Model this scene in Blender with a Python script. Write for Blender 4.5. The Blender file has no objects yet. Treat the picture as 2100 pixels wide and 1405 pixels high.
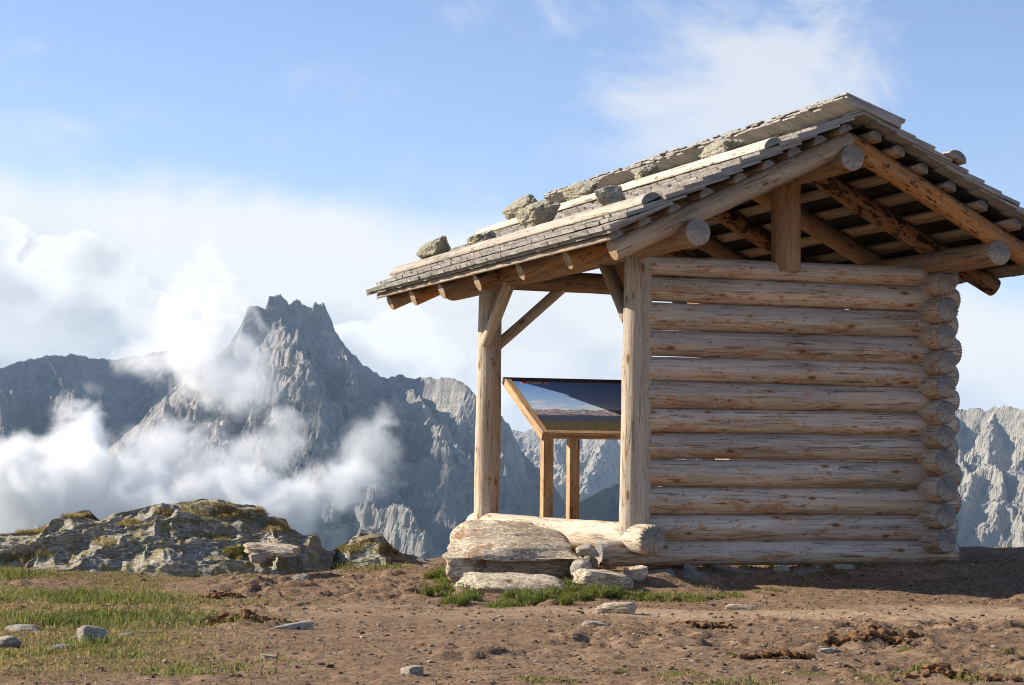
import bpy, bmesh, math, random
import numpy as np
from mathutils import Vector, Matrix, Euler

random.seed(7)
RNG = np.random.default_rng(7)
sc = bpy.context.scene
COL = sc.collection
R = math.radians

# ------------------------------------------------------------------ camera
CAM_Z = 0.7304
PITCH, ROLL, FPX = 0.0539, 0.0105, 4500.0
cam_d = bpy.data.cameras.new('camera')
cam = bpy.data.objects.new('camera', cam_d)
COL.objects.link(cam)
cam_d.sensor_width = 36.0
cam_d.lens = 36.0 * FPX / 2100.0
cam_d.clip_start = 0.1
cam_d.clip_end = 60000.0
cam.matrix_world = Matrix.Translation((0, 0, CAM_Z)) @ Matrix.Rotation(math.pi / 2 + PITCH, 4, 'X') @ Matrix.Rotation(ROLL, 4, 'Z')
sc.camera = cam

# ------------------------------------------------------------------ sun, sky, exposure
SUN_EL, SUN_AZ = R(29.5), R(165.0)           # azimuth measured counter-clockwise from +X
sun_dir = Vector((math.cos(SUN_AZ) * math.cos(SUN_EL), math.sin(SUN_AZ) * math.cos(SUN_EL), math.sin(SUN_EL)))
sun_d = bpy.data.lights.new('sun', 'SUN')
sun_d.energy = 5.0
sun_d.angle = R(0.53)
sun_d.color = (1.0, 0.91, 0.77)
sun = bpy.data.objects.new('sun', sun_d)
COL.objects.link(sun)
sun.rotation_euler = (-sun_dir).to_track_quat('-Z', 'Y').to_euler()

sc.view_settings.view_transform = 'Standard'
sc.view_settings.look = 'None'
sc.view_settings.gamma = 1.0
sc.view_settings.use_curve_mapping = False
sc.view_settings.exposure = 0.82
sc.cycles.use_denoising = True
sc.cycles.denoising_input_passes = 'RGB_ALBEDO_NORMAL'
sc.cycles.filter_width = 1.05
sc.cycles.max_bounces = 10
sc.cycles.diffuse_bounces = 4
sc.cycles.volume_bounces = 8
sc.cycles.volume_step_rate = 0.7
sc.cycles.volume_max_steps = 256

world = bpy.data.worlds.new('World')
sc.world = world
world.use_nodes = True


class NT:
    """tiny helper for node trees"""
    def __init__(self, tree):
        self.t = tree
        tree.nodes.clear()

    def n(self, kind, **kw):
        nd = self.t.nodes.new(kind)
        for k, v in kw.items():
            if k.startswith('i_'):
                nd.inputs[k[2:].replace('_', ' ')].default_value = v
            else:
                setattr(nd, k, v)
        return nd

    def l(self, a, b):
        self.t.links.new(a, b)

    def math(self, op, a, b=None, c=None, clamp=False):
        nd = self.t.nodes.new('ShaderNodeMath')
        nd.operation = op
        nd.use_clamp = clamp
        for i, v in enumerate((a, b, c)):
            if v is None:
                continue
            if isinstance(v, (int, float)):
                nd.inputs[i].default_value = v
            else:
                self.l(v, nd.inputs[i])
        return nd.outputs[0]

    def vmath(self, op, a, b=None):
        nd = self.t.nodes.new('ShaderNodeVectorMath')
        nd.operation = op
        for i, v in enumerate((a, b)):
            if v is None:
                continue
            if isinstance(v, (tuple, list)):
                nd.inputs[i].default_value = v
            else:
                self.l(v, nd.inputs[i])
        return nd.outputs['Value'] if op in ('DOT_PRODUCT', 'LENGTH', 'DISTANCE') else nd.outputs[0]

    def noise(self, vec, scale=5.0, detail=4.0, rough=0.55, dist=0.0, lac=2.0):
        nd = self.t.nodes.new('ShaderNodeTexNoise')
        nd.inputs['Scale'].default_value = scale
        nd.inputs['Detail'].default_value = detail
        nd.inputs['Roughness'].default_value = rough
        nd.inputs['Distortion'].default_value = dist
        nd.inputs['Lacunarity'].default_value = lac
        if vec is not None:
            self.l(vec, nd.inputs['Vector'])
        return nd.outputs['Fac']

    def voro(self, vec, scale=5.0, feature='F1', rand=1.0):
        nd = self.t.nodes.new('ShaderNodeTexVoronoi')
        nd.feature = feature
        nd.inputs['Scale'].default_value = scale
        nd.inputs['Randomness'].default_value = rand
        if vec is not None:
            self.l(vec, nd.inputs['Vector'])
        return nd.outputs['Distance']

    def mapr(self, v, a, b, c=0.0, d=1.0, smooth=False):
        nd = self.t.nodes.new('ShaderNodeMapRange')
        nd.interpolation_type = 'SMOOTHSTEP' if smooth else 'LINEAR'
        nd.clamp = True
        self.l(v, nd.inputs[0])
        for i, x in enumerate((a, b, c, d)):
            if isinstance(x, (int, float)):
                nd.inputs[1 + i].default_value = x
            else:
                self.l(x, nd.inputs[1 + i])
        return nd.outputs[0]

    def mix(self, f, a, b):
        nd = self.t.nodes.new('ShaderNodeMix')
        nd.data_type = 'RGBA'
        nd.clamp_factor = True
        for s, v in ((nd.inputs[0], f), (nd.inputs[6], a), (nd.inputs[7], b)):
            if isinstance(v, (int, float)):
                s.default_value = v
            elif isinstance(v, (tuple, list)):
                s.default_value = tuple(v) + ((1.0,) if len(v) == 3 else ())
            else:
                self.l(v, s)
        return nd.outputs[2]

    def map(self, vec, scale=(1, 1, 1), loc=(0, 0, 0), rot=(0, 0, 0)):
        nd = self.t.nodes.new('ShaderNodeMapping')
        nd.inputs['Scale'].default_value = scale
        nd.inputs['Location'].default_value = loc
        nd.inputs['Rotation'].default_value = rot
        self.l(vec, nd.inputs['Vector'])
        return nd.outputs[0]


def px_dir(px, py):
    d = Vector(((px - 1050.0) / FPX, -(py - 702.5) / FPX, -1.0))
    d = cam.matrix_world.to_3x3() @ d
    return d.normalized()


def at(px, py, y):
    """world point that lies at forward distance y (metres) in the direction of a photograph position"""
    d = px_dir(px, py)
    return np.array((d.x / d.y * y, y, CAM_Z + d.z / d.y * y))


def build_world():
    w = NT(world.node_tree)
    out = w.n('ShaderNodeOutputWorld')
    bg = w.n('ShaderNodeBackground')
    bg.inputs['Strength'].default_value = 0.11
    sky = w.n('ShaderNodeTexSky')
    sky.sky_type = 'NISHITA'
    sky.sun_disc = False
    sky.sun_elevation = SUN_EL
    sky.sun_rotation = math.atan2(sun_dir.x, sun_dir.y)
    sky.altitude = 2400.0
    sky.air_density = 1.0
    sky.dust_density = 0.9
    sky.ozone_density = 2.6
    tc = w.n('ShaderNodeTexCoord')
    d = tc.outputs['Generated']
    sep = w.n('ShaderNodeSeparateXYZ')
    w.l(d, sep.inputs[0])
    X, Y, Z = sep.outputs
    # cloud bank: lies low, rises towards the left
    fb = w.noise(w.map(d, (1, 1, 1.6), (3.1, 0.2, 0.4)), 9.0, 7.0, 0.55, 0.25)
    low = w.noise(w.map(d, (1, 1, 1.2), (0.7, 0.3, 0.0)), 3.2, 2.0, 0.5)
    edge = w.math('MULTIPLY_ADD', X, -0.13, 0.106)
    h = w.math('SUBTRACT', edge, Z)
    h = w.math('ADD', h, w.math('MULTIPLY', w.math('SUBTRACT', fb, 0.5), 0.095))
    h = w.math('ADD', h, w.math('MULTIPLY', w.math('SUBTRACT', low, 0.5), 0.03))
    bank = w.mapr(h, -0.010, 0.022, 0, 1, True)
    # cumulus heads inside the bank, with greyer undersides
    vb = w.map(d, (1, 1, 1.25), (1.9, 0.0, 0.35))
    b1 = w.noise(vb, 13.0, 6.0, 0.5, 0.4)
    b2 = w.noise(w.vmath('ADD', vb, (-0.012, 0.0, 0.016)), 13.0, 6.0, 0.5, 0.4)
    rel = w.mapr(w.math('SUBTRACT', b1, b2), -0.05, 0.06, 0, 1, True)
    dens = w.mapr(b1, 0.40, 0.62, 0, 1, True)
    lowm = w.mapr(w.math('SUBTRACT', edge, Z), 0.015, 0.055, 0, 1, True)
    shade = w.math('MULTIPLY', w.math('MAXIMUM', w.math('MULTIPLY', w.math('SUBTRACT', 1.0, rel), dens), w.mapr(b1, 0.47, 0.62, 0.0, 0.8, True)), lowm)
    ccol = w.mix(shade, (4.9, 4.95, 5.0), (3.7, 3.95, 4.3))
    e2 = w.math('MULTIPLY_ADD', X, -0.27, 0.046)
    vq = w.map(d, (1, 1, 1.15), (0.9, 0.4, 0.15))
    q1 = w.noise(vq, 24.0, 8.0, 0.55, 0.15)
    q2 = w.voro(w.vmath('ADD', vq, w.map(d, (0, 0, 0))), 30.0, 'SMOOTH_F1')
    bil = w.math('ADD', w.math('SUBTRACT', q1, 0.5), w.math('MULTIPLY', w.math('SUBTRACT', 0.45, q2), 0.45))
    h2 = w.math('ADD', w.math('SUBTRACT', e2, Z), w.math('MULTIPLY', bil, 0.095))
    m2 = w.mapr(h2, 0.0, 0.005, 0, 1, True)
    q3 = w.noise(w.map(d, (1, 1, 1.3), (2.2, 0.0, 0.7)), 10.0, 7.0, 0.6, 0.4)
    g2 = w.math('ADD', w.mapr(h2, 0.004, 0.040, 0.0, 0.75, True), w.math('MULTIPLY', w.math('SUBTRACT', q3, 0.5), 2.6), clamp=True)
    c2 = w.mix(g2, (5.4, 5.4, 5.4), (2.9, 3.12, 3.45))
    ccol = w.mix(m2, ccol, c2)
    # thin high wisps: faint everywhere, one larger veil to the upper right
    wv = w.map(d, (1, 1, 1.5), (5.3, 1.0, 0.2))
    wn = w.noise(wv, 11.0, 8.0, 0.62, 0.5)
    veil = None
    for (px, py, rad, amp) in ((1520, 150, 0.075, 0.34), (1720, 200, 0.045, 0.28), (1330, 70, 0.03, 0.12), (640, 140, 0.026, 0.14),
                               (950, 30, 0.018, 0.13), (960, 390, 0.018, 0.10), (1120, 90, 0.02, 0.08)):
        dv = px_dir(px, py)
        dist = w.vmath('DISTANCE', w.map(d, (1, 1, 1.5)), (dv.x, dv.y, dv.z * 1.5))
        f = w.math('MULTIPLY', w.mapr(dist, 0, rad * 1.7, 1, 0, True), amp)
        veil = f if veil is None else w.math('MAXIMUM', veil, f)
    wisp = w.mapr(w.math('ADD', wn, veil), 0.54, 0.86, 0, 0.75, True)
    skc = w.vmath('MULTIPLY', sky.outputs[0], (1.0, 0.885, 0.90))
    c = w.mix(wisp, skc, (4.5, 4.6, 4.75))
    c = w.mix(w.math('MULTIPLY', bank, 0.96), c, ccol)
    w.l(c, bg.inputs['Color'])
    w.l(bg.outputs[0], out.inputs['Surface'])


build_world()

# ------------------------------------------------------------------ helpers: noise, objects, materials


def _hash(ix, iy, iz, seed):
    h = (ix.astype(np.int64) * 374761393 + iy.astype(np.int64) * 668265263 + iz.astype(np.int64) * 2147483647 + seed * 1274126177) & 0xFFFFFFFF
    h = ((h ^ (h >> 13)) * 1274126177) & 0xFFFFFFFF
    h = ((h ^ (h >> 16)) * 2246822519) & 0xFFFFFFFF
    return ((h ^ (h >> 15)) & 0xFFFFFF).astype(np.float64) / 0xFFFFFF


def vnoise(x, y, z=None, seed=0):
    """value noise in 0..1, 2-D or 3-D"""
    x = np.asarray(x, float); y = np.asarray(y, float)
    fx, fy = np.floor(x), np.floor(y)
    ix, iy = fx.astype(np.int64), fy.astype(np.int64)
    tx, ty = x - fx, y - fy
    tx = tx * tx * tx * (tx * (tx * 6 - 15) + 10)
    ty = ty * ty * ty * (ty * (ty * 6 - 15) + 10)
    if z is None:
        k = np.zeros_like(ix)
        a = _hash(ix, iy, k, seed); b = _hash(ix + 1, iy, k, seed)
        c = _hash(ix, iy + 1, k, seed); d = _hash(ix + 1, iy + 1, k, seed)
        return (a + (b - a) * tx) * (1 - ty) + (c + (d - c) * tx) * ty
    z = np.asarray(z, float)
    fz = np.floor(z); iz = fz.astype(np.int64); tz = z - fz
    tz = tz * tz * tz * (tz * (tz * 6 - 15) + 10)
    r = []
    for dz in (0, 1):
        a = _hash(ix, iy, iz + dz, seed); b = _hash(ix + 1, iy, iz + dz, seed)
        c = _hash(ix, iy + 1, iz + dz, seed); d = _hash(ix + 1, iy + 1, iz + dz, seed)
        r.append((a + (b - a) * tx) * (1 - ty) + (c + (d - c) * tx) * ty)
    return r[0] * (1 - tz) + r[1] * tz


def fbm(x, y, z=None, octv=5, seed=0, gain=0.5, ridged=False):
    s = 0.0; a = 1.0; tot = 0.0; f = 1.0
    for o in range(octv):
        n = vnoise(x * f + o * 17.3, y * f - o * 9.1, None if z is None else z * f + o * 5.7, seed + o)
        if ridged:
            n = 1.0 - np.abs(2 * n - 1)
            n = n * n
        s = s + a * n; tot += a
        a *= gain; f *= 2.03
    return s / tot


def smooth(a, b, x):
    t = np.clip((x - a) / (b - a), 0, 1)
    return t * t * (3 - 2 * t)


def mesh_from(name, verts, faces, smooth_shade=True, mats=(), midx=None):
    me = bpy.data.meshes.new(name)
    verts = np.asarray(verts, np.float32)
    if isinstance(faces, np.ndarray):
        nf, k = faces.shape
        me.vertices.add(len(verts)); me.vertices.foreach_set('co', verts.ravel())
        me.loops.add(nf * k); me.loops.foreach_set('vertex_index', faces.ravel().astype(np.int32))
        me.polygons.add(nf)
        me.polygons.foreach_set('loop_start', np.arange(0, nf * k, k, dtype=np.int32))
        me.polygons.foreach_set('loop_total', np.full(nf, k, np.int32))
        me.update(calc_edges=True)
    else:
        me.from_pydata([tuple(map(float, v)) for v in verts], [], faces)
        me.update()
    n = len(me.polygons)
    me.polygons.foreach_set('use_smooth', np.full(n, bool(smooth_shade)))
    for m in mats:
        me.materials.append(m)
    if midx is not None:
        me.polygons.foreach_set('material_index', np.asarray(midx, np.int32))
    me.validate()
    return me


def add(name, me, parent=None, loc=(0, 0, 0), rot=None, mat4=None, label=None, cat=None, group=None, kind=None):
    o = bpy.data.objects.new(name, me)
    COL.objects.link(o)
    if parent is not None:
        o.parent = parent
    if mat4 is not None:
        o.matrix_basis = mat4
    else:
        o.location = loc
        if rot is not None:
            o.rotation_euler = rot
    if label: o['label'] = label
    if cat: o['category'] = cat
    if group: o['group'] = group
    if kind: o['kind'] = kind
    return o


def grid_faces(nx, ny):
    i = np.arange(nx - 1)[None, :] + nx * np.arange(ny - 1)[:, None]
    i = i.ravel()
    return np.stack([i, i + 1, i + 1 + nx, i + nx], 1)


def new_mat(name):
    m = bpy.data.materials.new(name)
    m.use_nodes = True
    t = NT(m.node_tree)
    out = t.n('ShaderNodeOutputMaterial')
    b = t.n('ShaderNodeBsdfPrincipled')
    b.inputs['Roughness'].default_value = 0.85
    b.inputs['Specular IOR Level'].default_value = 0.25
    t.l(b.outputs[0], out.inputs['Surface'])
    return m, t, b, out


def bump(t, b, height, strength=0.5, dist=0.01):
    n = t.n('ShaderNodeBump')
    n.inputs['Strength'].default_value = strength
    n.inputs['Distance'].default_value = dist
    t.l(height, n.inputs['Height'])
    t.l(n.outputs[0], b.inputs['Normal'])


def mat_wood(name, grey, tan, orange, f_tan=0.5, f_or=0.35, up_grey=0.6, knots=True, bark=0.0, rough=0.85):
    """weathered round timber; the grain runs along local X"""
    m, t, b, out = new_mat(name)
    tc = t.n('ShaderNodeTexCoord')
    oi = t.n('ShaderNodeObjectInfo')
    rnd = oi.outputs['Random']
    off = t.n('ShaderNodeCombineXYZ')
    t.l(t.math('MULTIPLY', rnd, 37.0), off.inputs[0])
    t.l(t.math('MULTIPLY', rnd, 11.0), off.inputs[1])
    t.l(t.math('MULTIPLY', rnd, 23.0), off.inputs[2])
    o = t.vmath('ADD', tc.outputs['Object'], off.outputs[0])
    sep = t.n('ShaderNodeSeparateXYZ'); t.l(tc.outputs['Object'], sep.inputs[0])
    gr = t.noise(t.map(o, (3, 55, 55)), 1.0, 5.0, 0.6, 0.15)
    gr2 = t.noise(t.map(o, (8, 160, 160)), 1.0, 3.0, 0.6)
    bl = t.noise(t.map(o, (2.2, 9, 9)), 1.0, 5.0, 0.65, 0.6)
    bl2 = t.noise(t.map(o, (4.1, 17, 17), (4, 7, 2)), 1.0, 6.0, 0.7, 1.0)
    st = t.noise(t.map(o, (1.3, 21, 21), (9, 2, 6)), 1.0, 5.0, 0.7, 0.4)
    up = t.mapr(sep.outputs[2], -0.06, 0.045, 1.0, 0.0, True)
    ft = t.math('ADD', t.math('MULTIPLY', up, up_grey), t.math('MULTIPLY', t.math('SUBTRACT', bl, 0.5), 2.6))
    ft = t.math('ADD', ft, f_tan - up_grey * 0.5)
    ft = t.math('ADD', ft, t.math('MULTIPLY', t.math('SUBTRACT', rnd, 0.5), 0.5), clamp=True)
    c = t.mix(ft, grey, tan)
    fo = t.mapr(t.math('ADD', bl2, t.math('MULTIPLY', up, 0.07)), 0.66 - 0.3 * f_or, 0.71 - 0.28 * f_or, 0, 0.8, True)
    c = t.mix(fo, c, orange)
    dark = tuple(x * 0.36 for x in grey)
    c = t.mix(t.mapr(st, 0.30, 0.50, 0.62, 0.0), c, dark)
    c = t.mix(t.mapr(gr, 0.30, 0.62, 0.36, 0.0), c, dark)
    lite = tuple(min(0.85, x * 1.45) for x in grey)
    c = t.mix(t.mapr(st, 0.55, 0.75, 0.0, 0.6), c, lite)
    c = t.mix(t.mapr(gr2, 0.5, 0.8, 0.0, 0.4), c, lite)
    spk = t.noise(t.map(o, (22, 48, 48), (2, 6, 1)), 1.0, 4.0, 0.7, 0.5)
    c = t.mix(t.mapr(t.math('ADD', spk, t.math('MULTIPLY', t.math('SUBTRACT', bl2, 0.5), 0.5)), 0.60, 0.68, 0, 0.7, True), c, (0.10, 0.065, 0.045))
    # drying cracks
    ck = t.noise(t.map(o, (0.9, 26, 26), (1, 3, 5)), 1.0, 3.0, 0.5, 0.3)
    ckm = t.math('SUBTRACT', 1.0, t.mapr(t.math('ABSOLUTE', t.math('SUBTRACT', ck, 0.5)), 0.0, 0.02, 0, 1))
    ckm = t.math('MULTIPLY', ckm, t.mapr(bl, 0.44, 0.52, 0, 1))
    c = t.mix(t.math('MULTIPLY', ckm, 0.75), c, (0.03, 0.024, 0.02))
    hgt = t.math('SUBTRACT', gr, t.math('MULTIPLY', ckm, 0.8))
    if knots:
        kv = t.map(o, (3.4, 8.5, 8.5))
        kd = t.voro(t.vmath('ADD', kv, t.map(o, (0.0, 0.0, 0.0))), 1.0)
        km = t.mapr(t.math('ADD', kd, t.math('MULTIPLY', t.math('SUBTRACT', gr2, 0.5), 0.05)), 0.09, 0.14, 1, 0, True)
        c = t.mix(t.math('MULTIPLY', km, 0.88), c, (0.045, 0.028, 0.018))
        halo = t.mapr(kd, 0.10, 0.28, 0.35, 0, True)
        c = t.mix(halo, c, tuple(x * 0.8 for x in orange))
    if bark > 0:
        bk = t.noise(t.map(o, (12, 22, 22), (3, 3, 1)), 1.0, 4.0, 0.65, 0.3)
        bm_ = t.mapr(bk, 0.66 - 0.22 * bark, 0.70 - 0.2 * bark, 0, 0.92, True)
        c = t.mix(bm_, c, (0.028, 0.018, 0.012))
        hgt = t.math('ADD', hgt, t.math('MULTIPLY', bm_, 0.8))
    hv = t.n('ShaderNodeHueSaturation')
    t.l(c, hv.inputs['Color'])
    t.l(t.mapr(t.noise(o, 0.7, 0.0), 0.3, 0.7, 0.86, 1.14), hv.inputs['Value'])
    t.l(hv.outputs[0], b.inputs['Base Color'])
    b.inputs['Roughness'].default_value = rough
    bump(t, b, hgt, 0.55, 0.008)
    return m


def mat_endgrain(name, c1, c2):
    m, t, b, out = new_mat(name)
    tc = t.n('ShaderNodeTexCoord')
    oi = t.n('ShaderNodeObjectInfo')
    sep = t.n('ShaderNodeSeparateXYZ'); t.l(tc.outputs['Object'], sep.inputs[0])
    cmb = t.n('ShaderNodeCombineXYZ')
    t.l(sep.outputs[1], cmb.inputs[0]); t.l(sep.outputs[2], cmb.inputs[1])
    nz = t.noise(tc.outputs['Object'], 16.0, 4.0, 0.6)
    rad = t.math('ADD', t.vmath('LENGTH', cmb.outputs[0]), t.math('MULTIPLY', nz, 0.02))
    ring = t.math('SINE', t.math('MULTIPLY', rad, 420.0))
    bl = t.noise(tc.outputs['Object'], 9.0, 4.0, 0.6)
    c = t.mix(t.mapr(t.math('ADD', t.math('MULTIPLY', bl, 0.12), sep.outputs[2]), 0.045, 0.075), c2, c1)
    c = t.mix(t.mapr(t.noise(tc.outputs['Object'], 40.0, 3.0, 0.6), 0.35, 0.55, 0.5, 0), c, tuple(x * 0.55 for x in c1))
    c = t.mix(t.mapr(ring, -1, 1, 0.0, 0.25), c, tuple(x * 0.5 for x in c1))
    # radial drying cracks
    ang = t.math('ARCTAN2', sep.outputs[2], sep.outputs[1])
    an = t.n('ShaderNodeCombineXYZ')
    t.l(t.math('MULTIPLY', ang, 2.2), an.inputs[0]); t.l(t.math('MULTIPLY', oi.outputs['Random'], 30.0), an.inputs[1])
    cr = t.noise(an.outputs[0], 1.6, 2.0, 0.6)
    ck = t.mapr(t.math('ABSOLUTE', t.math('SUBTRACT', cr, 0.60)), 0.0, 0.022, 0.85, 0.0)
    c = t.mix(ck, c, (0.03, 0.022, 0.016))
    t.l(c, b.inputs['Base Color'])
    bump(t, b, t.math('SUBTRACT', ring, t.math('MULTIPLY', ck, 3.0)), 0.35, 0.003)
    return m


def mat_shingle():
    m, t, b, out = new_mat('weathered_shingle')
    tc = t.n('ShaderNodeTexCoord')
    oi = t.n('ShaderNodeObjectInfo')
    geo = t.n('ShaderNodeNewGeometry')
    pr = t.math('ADD', oi.outputs['Random'], geo.outputs['Random Per Island'])
    off = t.n('ShaderNodeCombineXYZ')
    t.l(t.math('MULTIPLY', pr, 31.0), off.inputs[0]); t.l(t.math('MULTIPLY', pr, 13.0), off.inputs[1])
    o = t.vmath('ADD', tc.outputs['Object'], off.outputs[0])
    gr = t.noise(t.map(o, (7, 90, 40)), 1.0, 5.0, 0.65, 0.2)
    bl = t.noise(t.map(o, (9, 16, 9)), 1.0, 4.0, 0.6)
    c = t.mix(t.mapr(bl, 0.3, 0.7), (0.25, 0.23, 0.205), (0.40, 0.365, 0.32))
    wn = t.n('ShaderNodeTexWhiteNoise'); wn.noise_dimensions = '1D'
    t.l(pr, wn.inputs['W'])
    c = t.mix(t.mapr(wn.outputs['Value'], 0.0, 1.0, 0.0, 0.35), c, (0.42, 0.36, 0.29))
    c = t.mix(t.mapr(gr, 0.32, 0.6, 0.55, 0.0), c, (0.08, 0.07, 0.06))
    hv = t.n('ShaderNodeHueSaturation'); t.l(c, hv.inputs['Color'])
    t.l(t.mapr(t.math('FRACT', t.math('MULTIPLY', pr, 7.3)), 0, 1, 0.84, 1.14), hv.inputs['Value'])
    t.l(hv.outputs[0], b.inputs['Base Color'])
    bump(t, b, gr, 0.6, 0.006)
    return m


def mat_rock(name, base, lite, dark, lichen=0.25, rust=0.2, scale=1.0, moss=0.0, strata=0.5):
    m, t, b, out = new_mat(name)
    tc = t.n('ShaderNodeTexCoord')
    oi = t.n('ShaderNodeObjectInfo')
    off = t.n('ShaderNodeCombineXYZ')
    t.l(t.math('MULTIPLY', oi.outputs['Random'], 37.0), off.inputs[0]); t.l(t.math('MULTIPLY', oi.outputs['Random'], 17.0), off.inputs[2])
    o = t.vmath('ADD', tc.outputs['Object'], off.outputs[0])
    n1 = t.noise(t.map(o, (1, 1, 2.2)), 4.0 * scale, 6.0, 0.62, 0.4)
    n2 = t.noise(o, 22.0 * scale, 6.0, 0.68)
    n3 = t.noise(t.map(o, (1, 1, 5), (2, 4, 1)), 9.0 * scale, 5.0, 0.6, 0.6)
    c = t.mix(t.mapr(n1, 0.34, 0.66), base, lite)
    c = t.mix(t.mapr(n2, 0.35, 0.52, 0.6, 0.0), c, dark)
    st = t.math('MULTIPLY', t.mapr(t.math('ABSOLUTE', t.math('SUBTRACT', n3, 0.5)), 0.0, 0.035, 1, 0), strata)
    c = t.mix(t.math('MULTIPLY', st, 0.7), c, tuple(x * 0.5 for x in dark))
    rn = t.noise(t.map(o, (1, 1, 1), (7, 1, 3)), 3.1 * scale, 4.0, 0.6, 0.5)
    c = t.mix(t.mapr(rn, 0.70 - 0.35 * rust, 0.80 - 0.3 * rust, 0, 0.75, True), c, (0.36, 0.17, 0.075))
    ln = t.noise(t.map(o, (1, 1, 1), (1, 9, 5)), 7.0 * scale, 5.0, 0.7)
    c = t.mix(t.mapr(ln, 0.74 - 0.4 * lichen, 0.80 - 0.4 * lichen, 0, 0.85, True), c, (0.42, 0.41, 0.20))
    lb = t.noise(t.map(o, (1, 1, 1), (8, 2, 5)), 5.0 * scale, 4.0, 0.7)
    c = t.mix(t.mapr(lb, 0.62, 0.68, 0, 0.8, True), c, (0.06, 0.06, 0.055))
    if moss > 0:
        mn = t.noise(t.map(o, (1, 1, 1), (3, 3, 9)), 5.0 * scale, 5.0, 0.7)
        gz = t.n('ShaderNodeNewGeometry'); sp = t.n('ShaderNodeSeparateXYZ'); t.l(gz.outputs['Normal'], sp.inputs[0])
        mm = t.math('MULTIPLY', t.mapr(mn, 0.6 - 0.3 * moss, 0.68 - 0.3 * moss, 0, 0.9, True), t.mapr(sp.outputs[2], 0.2, 0.6))
        c = t.mix(mm, c, (0.26, 0.205, 0.085))
    t.l(c, b.inputs['Base Color'])
    b.inputs['Roughness'].default_value = 0.92
    hgt = t.math('ADD', t.math('MULTIPLY', n2, 0.6), n1)
    bump(t, b, t.math('SUBTRACT', hgt, t.math('MULTIPLY', st, 0.5)), 0.8, 0.02)
    return m


WALLLOG = mat_wood('weathered_log', (0.54, 0.45, 0.36), (0.63, 0.445, 0.275), (0.52, 0.24, 0.08), 0.42, 0.26, 0.95)
POSTLOG = mat_wood('pale_post_wood', (0.52, 0.44, 0.35), (0.60, 0.46, 0.30), (0.55, 0.28, 0.10), 0.45, 0.12, 0.0)
PURLIN = mat_wood('brown_beam_wood', (0.28, 0.205, 0.145), (0.40, 0.24, 0.12), (0.38, 0.18, 0.075), 0.5, 0.30, 0.5)
RAFTER = mat_wood('orange_rafter_wood', (0.34, 0.21, 0.12), (0.46, 0.22, 0.075), (0.50, 0.20, 0.045), 0.7, 0.5, 0.2, True, 0.35)
BARKY = mat_wood('barky_rafter_wood', (0.26, 0.16, 0.10), (0.36, 0.19, 0.09), (0.40, 0.17, 0.05), 0.7, 0.4, 0.2, True, 0.66)
VERGE = mat_wood('grey_verge_rafter_wood', (0.44, 0.365, 0.285), (0.53, 0.38, 0.235), (0.46, 0.26, 0.12), 0.45, 0.12, 0.5)
BATTEN = mat_wood('batten_wood', (0.36, 0.30, 0.24), (0.50, 0.33, 0.18), (0.44, 0.25, 0.11), 0.55, 0.2, 0.6)
SPLIT = mat_wood('pale_split_log_wood', (0.62, 0.55, 0.45), (0.68, 0.56, 0.42), (0.56, 0.35, 0.17), 0.45, 0.05, 0.0)
SPLITG = mat_wood('grey_split_log_wood', (0.36, 0.32, 0.275), (0.44, 0.36, 0.275), (0.46, 0.28, 0.14), 0.45, 0.1, 0.0)
ENDG = mat_endgrain('grey_end_grain', (0.25, 0.235, 0.215), (0.43, 0.345, 0.25))
ENDT = mat_endgrain('tan_end_grain', (0.46, 0.36, 0.24), (0.40, 0.26, 0.14))
SHINGLE = mat_shingle()
BOULDER = mat_rock('pale_boulder_stone', (0.60, 0.47, 0.31), (0.70, 0.60, 0.46), (0.26, 0.20, 0.135), 0.08, 0.34, 1.6, 0.0, 0.8)
STONE = mat_rock('pale_grey_stone', (0.40, 0.355, 0.285), (0.56, 0.51, 0.42), (0.14, 0.13, 0.11), 0.12, 0.1, 4.0)
ROOFSTONE = mat_rock('lichen_stone', (0.37, 0.335, 0.26), (0.54, 0.49, 0.385), (0.13, 0.12, 0.095), 0.50, 0.12, 3.6)
OUTCROP = mat_rock('outcrop_rock', (0.34, 0.31, 0.25), (0.50, 0.46, 0.37), (0.14, 0.125, 0.10), 0.14, 0.14, 1.6, 0.42, 0.8)
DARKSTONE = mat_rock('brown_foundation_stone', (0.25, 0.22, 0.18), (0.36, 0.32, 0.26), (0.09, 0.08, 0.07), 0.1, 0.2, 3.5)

# ------------------------------------------------------------------ the ground
YAW = 0.3288
HUT_O = np.array((0.87798, 15.50848, 0.0))
CY, SY = math.cos(YAW), math.sin(YAW)


def hut2w(X, Y):
    return HUT_O[0] + CY * X - SY * Y, HUT_O[1] + SY * X + CY * Y


def w2hut(x, y):
    dx, dy = x - HUT_O[0], y - HUT_O[1]
    return CY * dx + SY * dy, -SY * dx + CY * dy


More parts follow.
